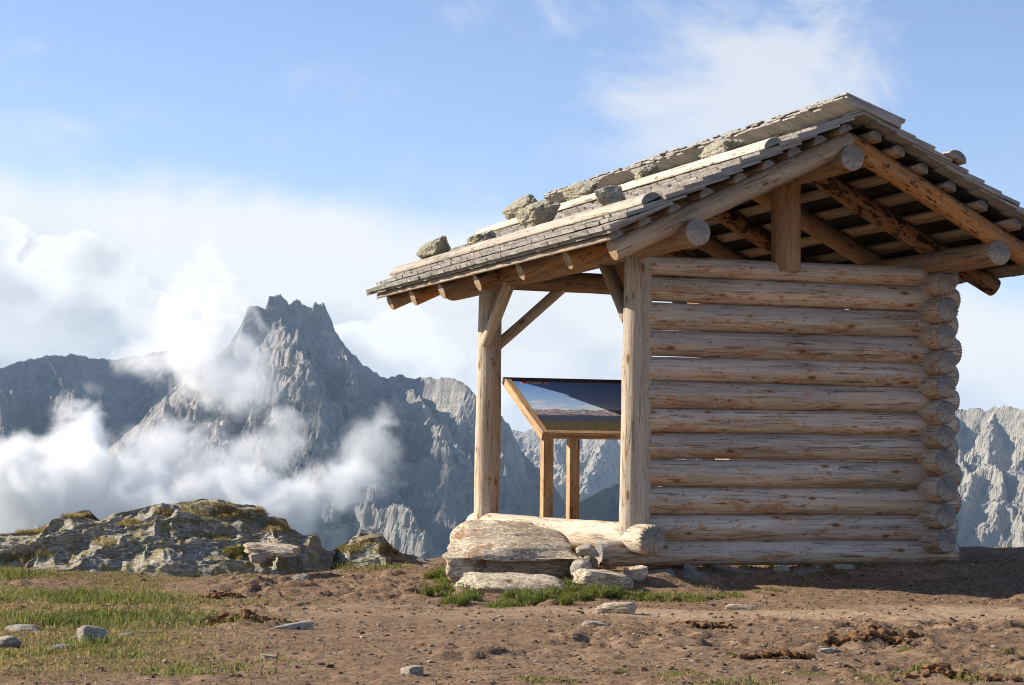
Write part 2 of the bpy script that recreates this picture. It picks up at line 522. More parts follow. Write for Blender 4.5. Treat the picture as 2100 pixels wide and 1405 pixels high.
def ground_big(x, y):
    """smooth large shape of the summit"""
    x = np.asarray(x, float); y = np.asarray(y, float)
    z = -0.15 + 0.10 * smooth(14.0, 17.2, y)
    X, Y = w2hut(x, y)
    # low platform the shelter stands on
    ex = smooth(-0.75, -0.25, X) * smooth(6.5, 3.0, X)
    wob = 0.18 * (fbm(x * 1.7, y * 1.7, octv=3, seed=5) - 0.5) * 2
    ey = smooth(-0.62, -0.16, Y + wob * 0.6 + 0.06 * np.clip(X, -1, 3)) * smooth(7.0, 4.0, Y)
    z = np.maximum(z, -0.15 + 0.12 * ex * ey + 0.03 * ex * ey * smooth(0.0, 2.5, X))
    z = z + 0.10 * smooth(2.6, 5.0, X) * smooth(-0.5, 2.5, Y)
    # the edge of the summit, then the long fall into the valley
    crest = 17.2 + 1.3 * smooth(-1.0, 4.0, x)
    d = np.maximum(y - crest, 0)
    z = z - 0.10 * d * d / (1 + 0.13 * d)
    d2 = np.maximum(-y - 6, 0); z = z - 0.05 * d2 * d2 / (1 + 0.2 * d2)
    d3 = np.maximum(np.abs(x) - 14, 0); z = z - 0.05 * d3 * d3 / (1 + 0.12 * d3)
    return np.maximum(z, -1000.0 + 0.0 * z)


def green_mask(x, y):
    """how much turf grows here, 0..1"""
    n = fbm(x * 0.55, y * 0.55, octv=4, seed=21)
    n2 = fbm(x * 2.3, y * 2.3, octv=3, seed=33)
    left = smooth(-0.9, -2.5, x + 0.10 * (y - 12.0)) * smooth(8.0, 9.4, y) * smooth(16.2, 15.0, y)
    m = left * smooth(0.36, 0.50, n + 0.35 * (n2 - 0.5) + 0.10)
    near = smooth(9.6, 8.7, y) * smooth(0.58, 0.70, n2 + 0.3 * (n - 0.5)) * smooth(0.3, 1.0, x) * 0.8
    back = smooth(15.7, 16.3, y) * smooth(0.5, -0.3, x) * smooth(0.45, 0.6, n2) * 0.8
    return np.clip(m + near + back, 0, 1)


def path_mask(x, y):
    c = 12.55 + 0.5 * np.sin(x * 0.55 + 0.3) - 0.25 * smooth(0.0, -3.0, x)
    n = fbm(x * 0.8, y * 1.6, octv=4, seed=62)
    wide = 0.55 + 1.1 * smooth(1.0, -1.5, x)
    return smooth(wide + 0.45, 0.05, np.abs(y - c) + 1.3 * (n - 0.5)) * smooth(-3.0, -0.6, x) * (0.55 + 0.45 * smooth(-0.6, 0.8, x))


def ground_z(x, y, fine=True):
    x = np.asarray(x, float); y = np.asarray(y, float)
    z = ground_big(x, y)
    if fine:
        near = smooth(45, 22, np.hypot(x, y - 10))
        p = path_mask(x, y)
        z = z + near * 0.07 * (fbm(x * 0.9, y * 0.9, octv=3, seed=3) - 0.5)
        n = fbm(x * 4.2, y * 4.2, octv=5, seed=11, gain=0.6)
        rd = fbm(x * 7.0 + 3, y * 7.0, octv=4, seed=14, gain=0.55)
        clod = smooth(0.50, 0.66, fbm(x * 1.3, y * 1.3, octv=3, seed=44))
        crumb = fbm(x * 15.0, y * 15.0, octv=3, seed=15, gain=0.65)
        z = z + near * (1 - 0.75 * p) * (0.022 * (n - 0.5) + (0.006 + 0.016 * clod) * smooth(0.5, 0.64, rd) - 0.016 * clod * smooth(0.44, 0.34, rd) + (0.016 + 0.034 * clod) * (crumb - 0.5))
    return z


def axis(core0, core1, step, far):
    c = np.arange(core0, core1, step)
    a = [core1]; s = step
    while a[-1] < far:
        s *= 1.22; a.append(a[-1] + s)
    bk = [core0]; s = step
    while bk[-1] > -far:
        s *= 1.22; bk.append(bk[-1] - s)
    return np.array(bk[:0:-1] + list(c) + a)


def mat_ground():
    m, t, b, out = new_mat('dirt_and_turf')
    geo = t.n('ShaderNodeNewGeometry')
    P = geo.outputs['Position']
    at_ = t.n('ShaderNodeAttribute', attribute_name='turf').outputs['Fac']
    pa = t.n('ShaderNodeAttribute', attribute_name='path').outputs['Fac']
    n1 = t.noise(P, 1.6, 6.0, 0.6)
    n2 = t.noise(P, 9.0, 6.0, 0.7, 0.3)
    n3 = t.noise(P, 60.0, 4.0, 0.7)
    n4 = t.noise(t.map(P, (1, 1, 1), (3, 8, 0)), 26.0, 5.0, 0.7)
    c = t.mix(t.mapr(n2, 0.35, 0.65), (0.172, 0.106, 0.062), (0.295, 0.196, 0.122))
    c = t.mix(t.mapr(n1, 0.42, 0.66, 0, 0.6), c, (0.222, 0.135, 0.078))
    c = t.mix(t.mapr(n3, 0.55, 0.78, 0, 0.75), c, (0.38, 0.28, 0.19))
    c = t.mix(t.mapr(n4, 0.36, 0.49, 0.75, 0), c, (0.055, 0.032, 0.02))
    c = t.mix(t.mapr(pa, 0.2, 1.0, 0, 0.85), c, t.mix(t.mapr(n2, 0.35, 0.65), (0.34, 0.23, 0.143), (0.45, 0.32, 0.208)))
    c = t.mix(t.mapr(n3, 0.70, 0.76, 0, 0.6), c, (0.40, 0.33, 0.25))
    gr = t.mix(t.mapr(n2, 0.35, 0.65), (0.10, 0.095, 0.032), (0.17, 0.125, 0.052))
    tm = t.mapr(t.math('ADD', at_, t.math('MULTIPLY', t.math('SUBTRACT', n4, 0.5), 0.7)), 0.35, 0.65, 0, 0.9)
    c = t.mix(tm, c, gr)
    # beyond the summit the meadow and the woods of the valley
    sp = t.n('ShaderNodeSeparateXYZ'); t.l(P, sp.inputs[0])
    far = t.mapr(sp.outputs[2], -12.0, -60.0)
    fn = t.noise(P, 0.012, 6.0, 0.6)
    c = t.mix(far, c, t.mix(t.mapr(fn, 0.4, 0.6), (0.05, 0.07, 0.03), (0.14, 0.14, 0.08)))
    t.l(c, b.inputs['Base Color'])
    b.inputs['Roughness'].default_value = 0.95
    b.inputs['Specular IOR Level'].default_value = 0.12
    hgt = t.math('ADD', t.math('ADD', n4, t.math('MULTIPLY', n3, 0.5)), n2)
    bump(t, b, hgt, 0.9, 0.012)
    return m


def build_ground():
    ax = axis(-4.8, 5.0, 0.024, 9000.0)
    ay = axis(7.2, 18.6, 0.031, 9000.0)
    x, y = np.meshgrid(ax, ay)
    z = ground_z(x, y)
    v = np.stack([x.ravel(), y.ravel(), z.ravel()], 1)
    me = mesh_from('ground', v, grid_faces(len(ax), len(ay)), True, [mat_ground()])
    for nm, val in (('turf', green_mask(x, y)), ('path', path_mask(x, y))):
        a = me.attributes.new(nm, 'FLOAT', 'POINT')
        a.data.foreach_set('value', val.ravel().astype(np.float32))
    add('ground', me, kind='structure')


build_ground()

# ------------------------------------------------------------------ mountains


def mat_mountain(name, c_lo, c_hi, c_dark, scree, green=0.0):
    m, t, b, out = new_mat(name)
    geo = t.n('ShaderNodeNewGeometry')
    P = geo.outputs['Position']
    sp = t.n('ShaderNodeSeparateXYZ'); t.l(geo.outputs['Normal'], sp.inputs[0])
    n1 = t.noise(P, 0.009, 6.0, 0.6, 0.3)
    n2 = t.noise(t.map(P, (1, 1, 0.35)), 0.06, 7.0, 0.68, 0.4)
    n3 = t.noise(t.map(P, (0.3, 0.3, 2.2), (0, 0, 0), (0.12, 0.06, 0)), 0.035, 5.0, 0.6, 0.3)
    c = t.mix(t.mapr(n1, 0.36, 0.64), c_lo, c_hi)
    c = t.mix(t.mapr(n2, 0.36, 0.56, 0.6, 0), c, c_dark)
    c = t.mix(t.mapr(n3, 0.52, 0.66, 0, 0.35), c, scree)
    c = t.mix(t.math('MULTIPLY', t.mapr(sp.outputs[2], 0.55, 0.82), t.mapr(n2, 0.4, 0.55)), c, scree)
    if green > 0:
        pz = t.n('ShaderNodeSeparateXYZ'); t.l(P, pz.inputs[0])
        g = t.math('MULTIPLY', t.mapr(pz.outputs[2], 60.0, -160.0, 0, green), t.mapr(t.math('ADD', n2, t.math('MULTIPLY', sp.outputs[2], 0.5)), 0.55, 0.8))
        c = t.mix(g, c, (0.105, 0.115, 0.06))
    t.l(c, b.inputs['Base Color'])
    b.inputs['Roughness'].default_value = 1.0
    b.inputs['Specular IOR Level'].default_value = 0.05
    bump(t, b, t.math('ADD', n2, t.math('MULTIPLY', n3, 0.4)), 1.0, 14.0)
    return m


def tent(x, y, pts, k, hfl):
    """height of a ridge that follows the polyline pts and falls off with slope k on both sides"""
    best = np.full(x.shape, -1e9); bd = np.full(x.shape, 1e9)
    for (a, b_) in zip(pts[:-1], pts[1:]):
        ab = b_[:2] - a[:2]
        L2 = max(float(ab @ ab), 1e-6)
        tt = np.clip(((x - a[0]) * ab[0] + (y - a[1]) * ab[1]) / L2, 0, 1)
        dd = np.hypot(x - a[0] - tt * ab[0], y - a[1] - tt * ab[1])
        h = a[2] + (b_[2] - a[2]) * tt - hfl(dd, k)
        best = np.maximum(best, h)
        bd = np.minimum(bd, dd)
    return best, bd


def cliff(d, k):
    """steep rock wall first, then an easier slope"""
    return k * np.minimum(d, 170.0) + 0.72 * k * np.maximum(d - 170.0, 0)


def mountain(name, ridges, xr, yr, nx, ny, mat, seed, crag=1.0, rough_x=1.0):
    """ridges: list of (list of (px, py, depth), slope); the first one is the skyline"""
    ax = np.linspace(xr[0], xr[1], nx); ay = np.linspace(yr[0], yr[1], ny)
    x, y = np.meshgrid(ax, ay)
    wx = 70 * (fbm(x / 160, y / 160, octv=4, seed=seed) - 0.5)
    wy = 70 * (fbm(x / 160 + 9, y / 160 + 4, octv=4, seed=seed + 7) - 0.5)
    sky = np.array([at(*q) for q in ridges[0][0]])
    _, d0 = tent(x, y, sky, 1.0, cliff)
    calm = smooth(4, 90, d0)
    h = np.full(x.shape, -1e9); d_all = np.full(x.shape, 1e9)
    for i, (pts, k) in enumerate(ridges):
        P = np.array([at(*q) for q in pts])
        w = calm if i == 0 else 0.25 + 0.75 * calm
        hh, dd = tent(x + wx * w, y + wy * w, P, k, cliff)
        h = np.maximum(h, hh) if i == 0 else np.maximum(h, hh)
        d_all = np.minimum(d_all, dd)
    amp = crag * (0.07 + 0.93 * smooth(0, 110, d0))
    hz = h
    r1 = fbm(x / 170, y / 200, hz / 210, octv=5, seed=seed + 20, gain=0.52, ridged=True)
    r2 = fbm(x / 52, y / 60, hz / 85, octv=4, seed=seed + 40, gain=0.55, ridged=True)
    r3 = fbm(x / 16, y / 18, hz / 20, octv=3, seed=seed + 60, gain=0.6)
    h = h + amp * (88 * (r1 - 0.45) + 26 * (r2 - 0.45)) + crag * (7 + 5 * smooth(0, 60, d0)) * (r3 - 0.5) * 2
    yd = amp * (45 * (r1 - 0.45) + 12 * (r2 - 0.45) + 15 * (r3 - 0.5))
    # ledges
    st = 34.0
    ph = (h + 10 * fbm(x / 90, y / 90, octv=2, seed=seed + 80)) / st
    h = h + 0.35 * st * crag * smooth(0, 60, d0) * (smooth(0.25, 0.75, ph - np.floor(ph)) - (ph - np.floor(ph)))
    # the foot of the massif runs down into the valley on every side
    ed = np.minimum(np.minimum(x - xr[0], xr[1] - x), np.minimum(y - yr[0], yr[1] - y) * 2.0)
    h = h - (h + 1001.0) * (1 - smooth(0.0, 170.0, ed)) ** 2
    h = np.maximum(h, -1001.0)
    v = np.stack([x.ravel(), (y - yd).ravel(), h.ravel()], 1)
    add(name, mesh_from(name, v, grid_faces(nx, ny), False, [mat]), kind='structure')


ROCK_A = mat_mountain('grey_dolomite', (0.27, 0.26, 0.245), (0.46, 0.43, 0.38), (0.14, 0.138, 0.135), (0.52, 0.465, 0.39), 0.4)
ROCK_B = mat_mountain('dark_dolomite', (0.20, 0.195, 0.19), (0.28, 0.265, 0.25), (0.12, 0.12, 0.12), (0.36, 0.33, 0.30), 0.3)
ROCK_C = mat_mountain('pale_dolomite', (0.34, 0.315, 0.27), (0.47, 0.43, 0.365), (0.20, 0.19, 0.165), (0.54, 0.49, 0.41), 0.2)
WOODED = mat_mountain('wooded_slope', (0.085, 0.10, 0.07), (0.12, 0.13, 0.085), (0.05, 0.06, 0.05), (0.17, 0.17, 0.12), 0.5)

main_sky = [(250, 905, 3900), (300, 850, 3900), (350, 800, 3920), (400, 752, 3940), (440, 730, 3960), (480, 690, 3980), (503, 650, 3990),
            (507, 632, 3990), (528, 628, 3990), (546, 632, 3990), (552, 608, 3995), (566, 604, 3995), (577, 600, 4000), (588, 611, 4000), (593, 622, 4000), (600, 617, 4000),
            (609, 611, 4005), (622, 622, 4010), (632, 632, 4010), (641, 634, 4010), (645, 620, 4010), (655, 627, 4010), (663, 619, 4010), (671, 640, 4010), (688, 676, 4010),
            (703, 702, 4010), (722, 727, 4010), (746, 746, 4010), (768, 762, 4010), (795, 774, 4010), (822, 768, 3980), (850, 776, 3950), (880, 771, 3920),
            (911, 773, 3890), (938, 779, 3860), (957, 787, 3840), (975, 806, 3830), (1000, 826, 3830), (1031, 856, 3840), (1045, 872, 3850), (1057, 896, 3860),
            (1064, 916, 3905), (1078, 934, 3900), (1102, 958, 3890), (1131, 988, 3880), (1160, 1032, 3860), (1200, 1075, 3840), (1260, 1130, 3800)]
mountain('mountain', [
    (main_sky, 3.0),
    ([(575, 640, 3990), (588, 690, 3930), (602, 748, 3860), (640, 830, 3740), (665, 930, 3600), (680, 1040, 3450)], 1.3),
    ([(690, 740, 3900), (715, 795, 3830), (760, 860, 3740), (785, 940, 3640)], 2.0),
    ([(560, 770, 3900), (520, 830, 3800), (545, 900, 3680), (560, 1000, 3540)], 1.5),
    ([(400, 752, 3940), (430, 820, 3800), (480, 900, 3650), (520, 1000, 3500)], 1.1),
    ([(340, 810, 3920), (330, 880, 3790), (350, 960, 3640), (380, 1050, 3480)], 1.0),
    ([(800, 782, 4005), (850, 808, 3900), (888, 838, 3810), (893, 900, 3720), (905, 980, 3610), (930, 1070, 3480), (950, 1140, 3380)], 1.35),
    ([(1000, 835, 3830), (1005, 900, 3760), (1020, 980, 3690), (1040, 1080, 3580)], 2.2),
    ([(740, 1000, 3520), (790, 1060, 3420), (860, 1130, 3320)], 1.15),
], (-1000, 430), (3000, 4260), 570, 430, ROCK_A, 101)

mountain('mountain', [
    ([(-420, 850, 4060), (-280, 815, 4180), (-140, 800, 4300), (-60, 768, 4380), (0, 749, 4440), (45, 740, 4480), (90, 730, 4530), (138, 726, 4580), (172, 728, 4620), (200, 737, 4650), (232, 738, 4690),
      (262, 731, 4720), (300, 727, 4760), (326, 721, 4790), (343, 717, 4810), (361, 712, 4830), (376, 722, 4850), (386, 740, 4860), (402, 762, 4880),
      (440, 800, 4930), (520, 850, 5000)], 2.0),
    ([(100, 740, 4520), (140, 800, 4420), (180, 880, 4300), (210, 960, 4180), (230, 1060, 4050)], 1.5),
    ([(340, 725, 4800), (330, 790, 4700), (320, 870, 4560), (330, 960, 4400)], 1.6),
    ([(0, 760, 4430), (-10, 850, 4300), (0, 950, 4150)], 1.4),
    ([(-280, 820, 4180), (-290, 900, 4060), (-270, 980, 3960)], 1.3),
], (-1620, -300), (3900, 5140), 430, 360, ROCK_B, 211)

mountain('mountain', [
    ([(980, 896, 6500), (1030, 884, 6480), (1052, 880, 6470), (1075, 884, 6460), (1100, 878, 6450), (1128, 881, 6440), (1155, 876, 6430), (1180, 884, 6420), (1193, 898, 6420),
      (1210, 890, 6400), (1240, 885, 6390), (1275, 880, 6380), (1350, 868, 6350), (1500, 850, 6300), (1700, 850, 6250), (1950, 870, 6200), (2150, 900, 6150)], 1.3),
    ([(1110, 890, 6440), (1150, 960, 6250), (1150, 1010, 6080)], 1.1),
    ([(1260, 890, 6380), (1220, 950, 6200), (1190, 1010, 6050), (1170, 1060, 5900)], 1.0),
], (-420, 1750), (5750, 6800), 470, 230, ROCK_C, 307, 0.8)

mountain('hill', [
    ([(1100, 1110, 2900), (1150, 1062, 3000), (1190, 1026, 3100), (1230, 1004, 3200), (1275, 986, 3320), (1350, 965, 3500), (1500, 950, 3800), (1700, 960, 4100)], 1.3),
    ([(1250, 1000, 3250), (1290, 1060, 3120), (1310, 1130, 3000)], 1.2),
], (-140, 980), (2650, 4300), 250, 280, WOODED, 401, 0.35)

mountain('mountain', [
    ([(1800, 850, 4650), (1880, 842, 4600), (1930, 840, 4560), (1960, 838, 4540), (1985, 839, 4530), (2005, 835, 4510), (2018, 841, 4500), (2037, 834, 4490), (2060, 831, 4470),
      (2084, 837, 4450), (2104, 838, 4430), (2160, 828, 4390), (2240, 826, 4330), (2330, 840, 4260), (2500, 850, 4200), (2700, 880, 4150)], 1.9),
    ([(1950, 845, 4540), (1955, 920, 4420), (1985, 980, 4320), (1960, 1060, 4180), (1940, 1130, 4050)], 1.4),
    ([(2040, 845, 4480), (2020, 930, 4360), (2040, 1000, 4250), (2030, 1090, 4120)], 1.4),
    ([(2110, 850, 4430), (2090, 930, 4320), (2100, 1010, 4200), (2090, 1100, 4060)], 1.3),
], (420, 1950), (3850, 4820), 430, 300, ROCK_C, 503, 0.9)

# ------------------------------------------------------------------ timber helpers


def log_mesh(name, L, r0, r1, mats, seed, n=22, cut0='flat', cut1='flat', half=False, bend=0.006, lump=0.035, step=0.07, flat_bottom=0.0):
    """round (or half-round) timber along +X from 0 to L; mats = (bark side, end grain).
    cut 'axe' gives a chamfered rim with tooth marks"""
    rs = np.random.default_rng(seed)
    m = max(4, int(L / step))
    xs = list(np.linspace(0, L, m + 1))
    prof = [(x, 1.0) for x in xs]
    if cut0 == 'axe':
        prof = [(0.0, 0.80), (0.014, 0.87), (0.035, 0.95), (0.065, 1.0)] + [q for q in prof if q[0] > 0.12]
    elif cut0 == 'flat':
        prof = [(0.0, 0.955), (0.007, 0.99)] + [q for q in prof if q[0] > 0.02]
    if cut1 == 'axe':
        prof = [q for q in prof if q[0] < L - 0.12] + [(L - 0.065, 1.0), (L - 0.035, 0.95), (L - 0.014, 0.87), (L, 0.80)]
    elif cut1 == 'flat':
        prof = [q for q in prof if q[0] < L - 0.02] + [(L - 0.007, 0.99), (L, 0.955)]
    nang = 44 if 'axe' in (cut0, cut1) else n
    if half:
        th = np.concatenate([np.linspace(0, math.pi, nang // 2 + 2)])
    else:
        th = np.arange(nang) * 2 * math.pi / nang
    nA = len(th)
    b1, b2, ph = rs.uniform(-bend, bend), rs.uniform(-bend, bend), rs.uniform(0, 6)
    verts = []
    for i, (x, s) in enumerate(prof):
        t = x / L
        r = (r0 + (r1 - r0) * t) * s
        cx_, cy_ = b1 * math.sin(math.pi * t + 0.0), b2 * math.sin(math.pi * t)
        nn = fbm(np.full(nA, x * 3.3) + seed * 3.1, np.cos(th) * 0.9 + 5 + seed, np.sin(th) * 0.9 + 9, octv=3, seed=seed)
        rr = r * (1 + lump * 2 * (nn - 0.5))
        xx = np.full(nA, x)
        tooth = (np.arange(nA) % 2) * 2.0 - 1
        if cut0 == 'axe' and x < 0.03:
            rr = rr * (1 + 0.085 * tooth)
            if i == 1: xx = xx + 0.007 * tooth
        if cut1 == 'axe' and x > L - 0.03:
            rr = rr * (1 + 0.085 * tooth)
        yy = cx_ + rr * np.cos(th); zz = cy_ + rr * np.sin(th)
        if flat_bottom: zz = np.maximum(zz, -flat_bottom)
        verts.append(np.stack([xx, yy, zz], 1))
    V = np.concatenate(verts); k = len(prof)
    faces, mi = [], []
    for i in range(k - 1):
        endish = (cut0 == 'axe' and i == 0) or (cut1 == 'axe' and i == k - 2)
        for j in range(nA - (1 if half else 0)):
            j2 = (j + 1) % nA
            faces.append((i * nA + j, (i + 1) * nA + j, (i + 1) * nA + j2, i * nA + j2)); mi.append(1 if endish else 0)
        if half:
            faces.append((i * nA + nA - 1, (i + 1) * nA + nA - 1, (i + 1) * nA, i * nA)); mi.append(0)
    faces.append(tuple(range(nA))); mi.append(1)
    faces.append(tuple((k - 1) * nA + j for j in range(nA - 1, -1, -1))); mi.append(1)
    me = bpy.data.meshes.new(name)
    me.from_pydata([tuple(map(float, v)) for v in V], [], faces)
    for mt in mats: me.materials.append(mt)
    me.polygons.foreach_set('material_index', mi)
    sm = np.ones(len(faces), bool); sm[-2:] = False
    me.polygons.foreach_set('use_smooth', sm)
    me.update()
    bmm = bmesh.new(); bmm.from_mesh(me)
    bmesh.ops.recalc_face_normals(bmm, faces=bmm.faces)
    bmm.to_mesh(me); bmm.free()
    # keep the end faces crisp
    me.polygons.foreach_set('use_smooth', sm)
    return me


def along(p0, p1, up=(0, 0, 1)):
    p0, p1 = Vector(p0), Vector(p1)
    ax = (p1 - p0).normalized()
    u = Vector(up)
    yv = u.cross(ax)
    if yv.length < 1e-3:
        yv = Vector((0, 1, 0)).cross(ax)
    yv.normalize()
    zv = ax.cross(yv).normalized()
    m = Matrix((ax, yv, zv)).transposed().to_4x4()
    m.translation = p0
    return m


_seed = [1000]


def timber(name, p0, p1, r0, r1=None, mats=(None, None), parent=None, up=(0, 0, 1), label=None, **kw):
    _seed[0] += 1
    L = (Vector(p1) - Vector(p0)).length
    me = log_mesh(name, L, r0, r1 if r1 is not None else r0, mats, _seed[0], **kw)
    o = add(name, me, parent, mat4=along(p0, p1, up))
    if label: o['label'] = label
    return o


# ------------------------------------------------------------------ the shelter (hut coordinates: X along the gable, Y away, Z up)
hut = bpy.data.objects.new('log_shelter', None)
COL.objects.link(hut)
hut.location = tuple(HUT_O)
hut.rotation_euler = (0, 0, YAW)
hut['label'] = 'open log shelter with shingled gable roof weighted by stones'
hut['category'] = 'shelter'

W, D = 2.345, 3.33
JOINT = [2.200, 2.057, 1.865, 1.673, 1.4805, 1.304, 1.117, 0.938, 0.760, 0.557, 0.363, 0.177, 0.0]
gable_r = random.Random(3)
gwall = bpy.data.objects.new('gable_wall', None); COL.objects.link(gwall); gwall.parent = hut
for i in range(12):
    zt, zb = JOINT[i], JOINT[i + 1]
    r = (zt - zb) / 2
    zc = (zt + zb) / 2
    t = gable_r.uniform(-0.006, 0.006)
    gap = 0.006 if i in (1, 6, 8) else -0.001
    x0 = -0.27 if i == 11 else 0.03
    timber('log', (x0, 0, zc), (W + 0.215 + gable_r.uniform(-0.015, 0.02), 0, zc), r - gap + t, r - gap - t + 0.002, (WALLLOG, ENDG), gwall,
           bend=0.006, lump=0.034, cut0='axe' if i == 11 else 'flat', cut1='axe')
swall = bpy.data.objects.new('side_wall', None); COL.objects.link(swall); swall.parent = hut
for i in range(1, 12):
    zc = JOINT[i] + 0.0
    r = (JOINT[i - 1] - JOINT[i + 1]) / 4 + 0.002
    timber('log', (W - 0.02, -0.30 + gable_r.uniform(-0.02, 0.02), zc), (W - 0.02, D + 0.3, zc), r, r, (WALLLOG, ENDG), swall,
           bend=0.003, lump=0.02, cut0='axe')

timber('sill_log', (0, -0.34, 0.195), (0, D + 0.32, 0.185), 0.110, 0.104, (POSTLOG, ENDG), hut, cut0='axe', cut1='axe', label='thick pale sill log with a tooth-cut end')
timber('sill_log', (-0.2, D, 0.10), (W + 0.2, D, 0.10), 0.10, 0.10, (POSTLOG, ENDG), hut)
timber('post', (0.0, 0, 0.22), (0.012, 0, 2.24), 0.113, 0.098, (POSTLOG, ENDG), hut, lump=0.04)
timber('post', (-0.005, D, 0.2), (0.01, D, 2.22), 0.112, 0.098, (POSTLOG, ENDG), hut, lump=0.05)

ZL, ZM, ZR = 2.258, 2.823, 2.224
timber('purlin', (0, -1.085, ZL), (0, 4.38, ZL), 0.092, 0.10, (PURLIN, ENDG), hut, lump=0.03)
timber('purlin', (W / 2, -1.02, ZM), (W / 2, 4.45, ZM), 0.090, 0.09, (PURLIN, ENDG), hut)
timber('purlin', (W, -0.985, ZR), (W, 4.38, ZR), 0.090, 0.10, (PURLIN, ENDG), hut)
timber('king_post', (W / 2 - 0.01, -0.01, 2.12), (W / 2 - 0.01, -0.01, 2.80), 0.106, 0.108, (PURLIN, ENDG), hut, up=(0, 1, 0), lump=0.05)
timber('king_post', (W / 2, D, 2.2), (W / 2, D, 2.80), 0.10, 0.10, (PURLIN, ENDG), hut, up=(0, 1, 0))
timber('tie_beam', (-0.25, D, 2.28), (W + 0.25, D, 2.255), 0.085, 0.095, (PURLIN, ENDG), hut)
timber('brace', (0.05, D, 1.69), (0.70, D, 2.26), 0.046, 0.046, (POSTLOG, ENDT), hut, n=14)
timber('brace', (-0.05, D - 0.07, 1.72), (-0.03, D - 0.66, 2.23), 0.052, 0.052, (POSTLOG, ENDT), hut, n=14)
timber('brace', (0.0, 0.13, 1.74), (0.0, 0.66, 2.23), 0.055, 0.055, (PURLIN, ENDT), hut, n=14)
timber('brace', (W - 0.1, D, 1.69), (W - 0.70, D, 2.24), 0.046, 0.046, (PURLIN, ENDT), hut, n=14)

# ---- roof
roof = bpy.data.objects.new('roof', None); COL.objects.link(roof); roof.parent = hut
PX, PZ = 1.18, 2.95                   # where the rafter axes meet
TL, TR = 0.477, 0.512                 # slopes left / right
AL, AR = math.atan(TL), math.atan(TR)
EAVE_L, EAVE_R = -0.53, 2.93          # rafter ends
RAFT_Y = [-0.90, 0.0, 1.0, 1.95, 2.9, 3.75, 4.55]
for i, ry in enumerate(RAFT_Y):
    rr = 0.074 if i else 0.078
    ml = (VERGE, ENDT) if i == 0 else ((RAFTER, ENDT) if i % 2 else (PURLIN, ENDT))
    mr = (RAFTER, ENDT) if i == 0 else ((BARKY, ENDT) if i % 2 else (PURLIN, ENDT))
    if i == 3: ml = (BARKY, ENDT)
    e = random.uniform(-0.03, 0.03)
    timber('rafter', (EAVE_L + e, ry, PZ - TL * (PX - EAVE_L - e)), (PX + 0.03, ry, PZ + 0.03 * TL), rr * 0.95, rr, ml, roof, n=20)
    e = random.uniform(-0.03, 0.03)
    timber('rafter', (PX + 0.01, ry + 0.004, PZ), (EAVE_R + e, ry + 0.004, PZ - TR * (EAVE_R + e - PX)), rr, rr * 0.97, mr, roof, n=20)

NL = Vector((-math.sin(AL), 0, math.cos(AL)))    # up-normals of the two slopes
NR = Vector((math.sin(AR), 0, math.cos(AR)))
DL = Vector((-math.cos(AL), 0, -math.sin(AL)))   # down-slope
DR = Vector((math.cos(AR), 0, -math.sin(AR)))
PEAK = Vector((PX, 0, PZ))
BO = 0.076                                        # underside of battens above rafter axis


def slope_pt(side, s, y, n):
    """s metres down the slope from the peak axis, n metres above the rafter axis"""
    p = PEAK + (DL if side < 0 else DR) * s + (NL if side < 0 else NR) * n
    return Vector((p.x, y, p.z))


for side, S in ((-1, [0.055, 0.24, 0.455, 0.69, 0.92, 1.18, 1.44, 1.68, 1.90]), (1, [0.12, 0.32, 0.55, 0.80, 1.07, 1.34, 1.60, 1.86])):
    for s in S:
        nr = NL if side < 0 else NR
        y0 = -1.05 + random.uniform(-0.03, 0.03)
        timber('batten', slope_pt(side, s, y0, BO), slope_pt(side, s, 4.70 + random.uniform(-0.05, 0.05), BO), random.uniform(0.048, 0.058), None, (BATTEN, ENDG), roof,
               up=tuple(nr), half=True, n=18, lump=0.02, bend=0.002, step=0.3)


def shingle_mesh(Lx, Wy, T, seed):
    """riven board, length along +X (up the slope), butt end at X=0"""
    rs = np.random.default_rng(seed)
    j = lambda a: rs.uniform(-a, a)
    T2 = T * 0.55
    v = []
    for x, tt in ((0, T), (Lx * 0.5, (T + T2) / 2), (Lx, T2)):
        for y in (-Wy / 2, Wy / 2):
            yy = y + j(0.002)
            v.append((x + (j(0.004) if x in (0, Lx) else 0), yy, j(0.001)))
            v.append((x + (j(0.004) if x in (0, Lx) else 0), yy + j(0.001), tt + j(0.0015)))
    f = []
    for i in (0, 4):
        a, b_, c, d = i, i + 1, i + 2, i + 3
        f += [(b_, d, d + 4, b_ + 4), (a, a + 4, c + 4, c), (a, b_, b_ + 4, a + 4), (c, c + 4, d + 4, d)]
    f += [(0, 2, 3, 1), (8, 9, 11, 10)]
    return v, f


